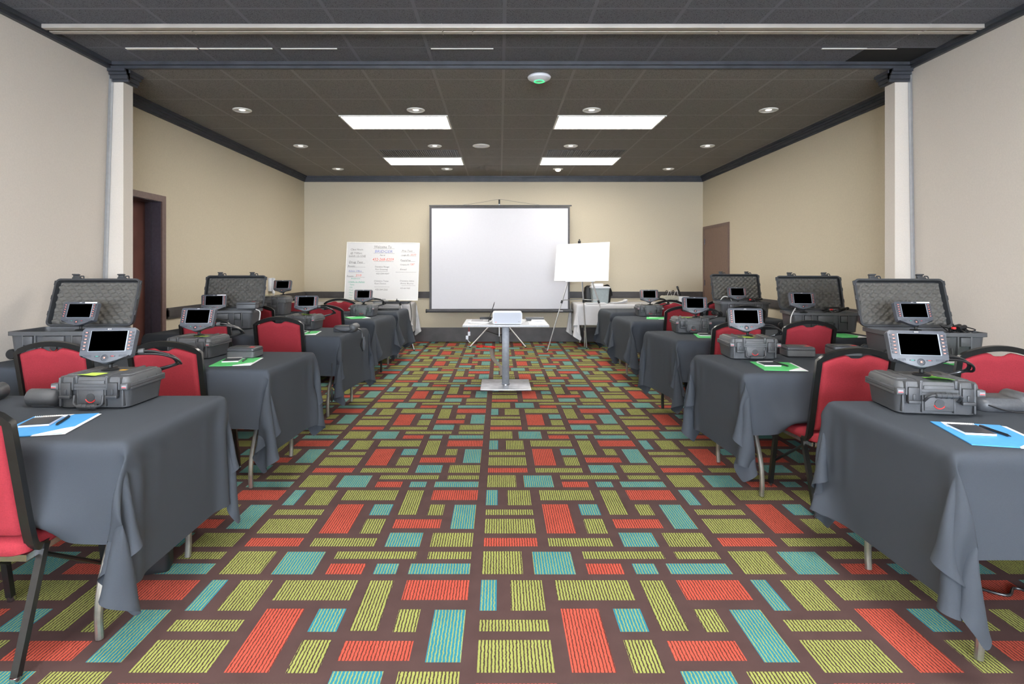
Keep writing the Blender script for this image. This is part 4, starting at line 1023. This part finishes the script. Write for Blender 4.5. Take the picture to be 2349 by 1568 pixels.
# writing: board coordinates from photo crop, u in 100..1745, v in 150..1420
WR = {'ink': [], 'ink_blue': [], 'ink_red': [], 'ink_green': []}
def bu(u, v):
    return (-.605 + (u - 110 - (v - 150) * .03) / 1632 * 1.21, .965 - (v - 155) / 1268 * .965)
def write(txt, u, v, wpx, hpx, ink):
    x, z = bu(u, v); ww = wpx / 1632 * 1.21; hh = hpx / 1268 * .965
    cu = bpy.data.curves.new('t', 'FONT'); cu.body = txt; cu.size = 1; cu.shear = .15; cu.resolution_u = 2
    ob = bpy.data.objects.new('t', cu); C.objects.link(ob); bpy.context.view_layer.update()
    dg = bpy.context.evaluated_depsgraph_get(); me = bpy.data.meshes.new_from_object(ob.evaluated_get(dg)); bpy.data.objects.remove(ob)
    vs = np.array([v_.co[:] for v_ in me.vertices]); mx, Mx = vs[:, 0].min(), vs[:, 0].max()
    s = ww / (Mx - mx); sz = hh / .72
    V = [TB @ Vector((x + (a[0] - mx) * s, -.0015, z + a[1] * sz)) for a in vs]
    WR[ink].append((V, [tuple(p.vertices) for p in me.polygons]))
def under(u, v, wpx, ink='ink'):
    x, z = bu(u, v); ww = wpx / 1632 * 1.21
    WR[ink].append(([TB @ Vector(p) for p in ((x, -.0015, z), (x + ww, -.0015, z + .001), (x + ww, -.0015, z + .004), (x, -.0015, z + .003))], [(0, 1, 2, 3)]))
for a in (('Welcome To', 730, 278, 390, 62, 'ink'), ('BRIDGER', 750, 380, 400, 62, 'ink_blue'), ('Fax #', 870, 450, 115, 30, 'ink'), ('432-268-0259', 710, 560, 480, 62, 'ink_red'),
    ('Class Hours', 200, 335, 280, 45, 'ink'), ('@ 7:00am', 200, 415, 260, 42, 'ink'), ('Lunch 12-12:45', 170, 478, 380, 42, 'ink'), ('Drug Test', 185, 620, 310, 48, 'ink'), ('Room:', 165, 705, 165, 40, 'ink'),
    ('Admin Office', 185, 815, 300, 40, 'ink_blue'), ('Room:', 160, 925, 150, 36, 'ink'), ('210', 355, 912, 130, 48, 'ink_red'), ('Breakroom', 262, 975, 200, 30, 'ink_green'), ('* Hello to Admin', 190, 1050, 380, 34, 'ink_green'),
    ('- Tables', 215, 1110, 125, 28, 'ink_green'), ('- CDL', 215, 1170, 90, 28, 'ink_green'), ('- Tools', 215, 1230, 110, 28, 'ink_green'), ('- Meds', 215, 1285, 110, 28, 'ink_green'), ('- Test', 220, 1340, 100, 28, 'ink_green'), ('- Talk', 215, 1405, 100, 28, 'ink_green'),
    ('Orientation Manager', 775, 710, 330, 36, 'ink'), ('Ron Greening', 790, 765, 280, 34, 'ink'), ('432-529-9207', 810, 862, 300, 34, 'ink'),
    ('Orientation Trainer', 780, 1025, 330, 36, 'ink'), ('Ryan Durant', 795, 1080, 260, 34, 'ink'), ('432-264-2262', 820, 1215, 280, 38, 'ink'),
    ('Pre-Test', 1365, 350, 240, 42, 'ink'), ('Login ID:', 1370, 440, 170, 36, 'ink'), ('20270', 1560, 435, 130, 42, 'ink_red'), ('PeopleNet', 1345, 560, 230, 40, 'ink'), ('Company ID:', 1345, 655, 205, 34, 'ink'), ('1287', 1565, 650, 105, 42, 'ink_red'),
    ('Email', 1350, 760, 145, 32, 'ink'), ('Orientation Admin', 1360, 1015, 320, 34, 'ink'), ('Anna Burns', 1370, 1070, 300, 32, 'ink'), ('432-664-9400', 1380, 1175, 220, 30, 'ink')): write(*a)
for a in ((710, 290, 480), (720, 396, 480), (740, 578, 450), (165, 487, 390), (180, 626, 370), (150, 712, 410), (190, 828, 340), (160, 932, 400), (795, 800, 280), (795, 1140, 340), (1340, 362, 325), (1250, 808, 470), (1405, 1105, 310), (1340, 448, 360), (1350, 570, 330)): under(*a)
under(190, 1056, 380, 'ink_green')
for ink, L in WR.items():
    for v, f in L:
        nm = 'underline' if len(f) == 1 and len(v) == 4 else 'writing'
        me = bpy.data.meshes.new(nm); me.from_pydata([tuple(p) for p in v], [], f); me.materials.append(M[ink])
        o = bpy.data.objects.new(nm, me); C.objects.link(o); o.parent = t
        o['label'] = {'ink': 'grey marker writing', 'ink_blue': 'blue marker writing', 'ink_red': 'red marker writing', 'ink_green': 'green marker writing'}[ink]

# ------------------------------------------------------------------ things on the white tables and the wall phone
bz = TZ
t = thing('storage_bin', (1.77, 10.18, bz), 0, 'grey translucent storage bin on the right white table', 'storage bin')
MB().loft([rrect(.26, .22, .02, 3, 0), rrect(.31, .26, .03, 3, .27), rrect(.30, .25, .03, 3, .27), rrect(.25, .21, .02, 3, .01)]).build('tub', 'bin', t)
MB().loft([rrect(.33, .28, .03, 3, .265), rrect(.33, .28, .03, 3, .285), rrect(.30, .25, .03, 3, .292)]).build('lid', 'device_white', t)
o = MB().bx(-.10, .10, -.08, .08, 0, .05, bev=.004).build('paper_pile', 'paper', loc=(1.72, 10.2, bz + .293)); tag(o, 'pile of papers on the storage bin lid', 'papers')
t = thing('black_bag', (1.77, 10.45, bz), 0, 'black cloth bag standing behind the storage bin', 'bag')
MB().loft([rrect(.46, .14, .05, 4, 0), rrect(.50, .16, .06, 4, .12), rrect(.46, .12, .05, 4, .27), rrect(.38, .06, .02, 4, .30)]).build('bag_body', 'rubber', t)
MB().tube(spline([(.1, -.05, .29), (.18, -.08, .31), (.23, -.09, .22), (.25, -.09, .12)], 6), .012).build('strap', 'rubber', t)
o = MB().bx(-.17, .17, -.10, .10, 0, .014).build('loose_papers', 'paper', loc=(1.66, 9.99, bz)); tag(o, 'loose white papers in front of the storage bin', 'papers')
t = thing('paper_roll', (2.08, 10.05, bz), .2, 'curled white papers right of the storage bin', 'papers')
mb = MB()
for k in range(3): mb.loft([[(-.14, y, .004 + k * .006), (0, y, .006 + k * .008), (.10, y, .02 + k * .012), (.14, y, .045 + k * .012), (.137, y, .047 + k * .012), (.10, y, .023 + k * .012), (0, y, .009 + k * .008), (-.14, y, .007 + k * .006)] for y in (-.06, .08)])
mb.build('sheets', 'paper', t)
t = thing('label_printer', (3.0, 10.2, bz), .1, 'beige desktop printer with leads on the right white table', 'printer')
MB().loft([rrect(.26, .24, .02, 3, 0), rrect(.26, .24, .02, 3, .11), rrect(.22, .20, .02, 3, .13)]).build('body', mat('beige_plastic', (176, 174, 160), .5), t)
MB().bx(-.10, .10, -.125, -.115, .03, .06).build('output_slot', 'case_dark', t)
for k in range(4):
    a = -.1 + .06 * k
    MB().tube(spline([(a, 0, .12), (a + .02, -.03, .20), (a + .06, 0, .22), (a + .09, .02, .13)], 5), .005).build('lead', 'cable_white' if k % 2 else 'cable', t)
t = thing('white_carton', (3.22, 10.1, bz), 0, 'small white carton beside the beige printer', 'carton'); MB().bx(-.08, .08, -.07, .07, 0, .12, bev=.002).build('box', 'device_white', t); MB().bx(-.08, .08, -.004, .004, .12, .121).build('tape', 'greymark', t)
t = thing('handheld_microphone', (3.18, 10.22, bz + .13), 0, 'black microphone leaning up out of the leads by the printer', 'microphone')
MB().tube([(.03, 0, .0), (-.02, 0, .12)], [.012, .015]).build('handle', 'rubber', t); MB().tube([(-.02, 0, .12), (-.028, 0, .145), (-.036, 0, .165)], [.017, .02, .012], 12).build('head', 'case_dark', t)
t = thing('router_box', (-2.1, 10.2, bz), 0, 'white network box with thin leads on the left white table', 'network box')
MB().bx(-.12, .12, -.08, .08, 0, .04, bev=.006).build('body', 'device_white', t); MB().tube(spline([(-.1, 0, .04), (-.2, .1, .12), (-.35, .05, .06), (-.45, 0, .01)], 6), .003).build('lead', 'cable', t)
t = thing('black_marker_tray', (-1.78, 10.05, bz), 0, 'dark flat tray on the left white table behind the whiteboard', 'tray'); MB().bx(-.2, .2, -.06, .06, 0, .03, bev=.004).build('body', 'box_grey', t); MB().bx(-.18, .18, -.04, .04, .03, .033).build('liner', 'case_dark', t)
t = thing('wall_telephone', (XL + .03, 9.15, .95), 0, 'white wall telephone with handset on the left wall', 'telephone')
MB().bx(-.03, .02, -.09, .09, .05, .26, bev=.01).build('base', 'device_white', t)
MB().tube([(.045, -.05, .02), (.04, -.05, .06), (.035, -.05, .22), (.045, -.05, .26)], [.026, .02, .02, .026], 10).build('handset', 'device_white', t)
MB().tube(spline([(.04, -.05, .02), (.035, -.04, -.03), (.03, .0, -.05), (.02, .03, 0), (.015, .04, .06)], 5), .005).build('cord', 'cable_white', t)

# ------------------------------------------------------------------ light
world = bpy.data.worlds.new('world'); scn.world = world; world.use_nodes = True
world.node_tree.nodes['Background'].inputs[0].default_value = (.75, .83, 1, 1); world.node_tree.nodes['Background'].inputs[1].default_value = 0.35
def area(name, loc, rot, sx, sy, power, col):
    l = bpy.data.lights.new(name, 'AREA'); l.shape = 'RECTANGLE'; l.size = sx; l.size_y = sy; l.energy = power; l.color = col
    o = bpy.data.objects.new(name, l); C.objects.link(o); o.location = loc; o.rotation_euler = rot
area('window_daylight', (.05, YR + .06, 1.7), (math.radians(90), 0, 0), 5.4, 1.5, 420, (.80, .89, 1.0))

cam = bpy.data.cameras.new('camera'); co = bpy.data.objects.new('camera', cam); C.objects.link(co)
co.location = (0, 0, EYE); co.rotation_euler = (PI / 2, 0, 0)
cam.sensor_width = 36; cam.lens = 1323 / 2349 * 36
cam.shift_x = (1174.5 - 1146) / 2349; cam.shift_y = -(784 - 615) / 2349
cam.clip_start = .05; cam.clip_end = 60
scn.camera = co
scn.view_settings.view_transform = 'Standard'; scn.view_settings.look = 'None'; scn.view_settings.gamma = 1; scn.view_settings.use_curve_mapping = False
scn.view_settings.exposure = 1.05
scn.cycles.use_denoising = True
scn.cycles.max_bounces = 5; scn.cycles.diffuse_bounces = 3; scn.cycles.glossy_bounces = 2; scn.cycles.transmission_bounces = 1
scn.cycles.use_adaptive_sampling = True; scn.cycles.adaptive_threshold = 0.08; scn.cycles.adaptive_min_samples = 8
scn.cycles.caustics_reflective = False; scn.cycles.caustics_refractive = False
scn.cycles.sample_clamp_indirect = 6
# unused prototypes go
for p in (CHAIR, SCASE, BCASE, BCLOSED, TERM, TERM_IN, TERM_LAB, FB, FG, NOTE, PEN, EBOX, POUCH, dl):
    if p.name not in USED:
        for ch in list(p.children_recursive): bpy.data.objects.remove(ch)
        bpy.data.objects.remove(p)
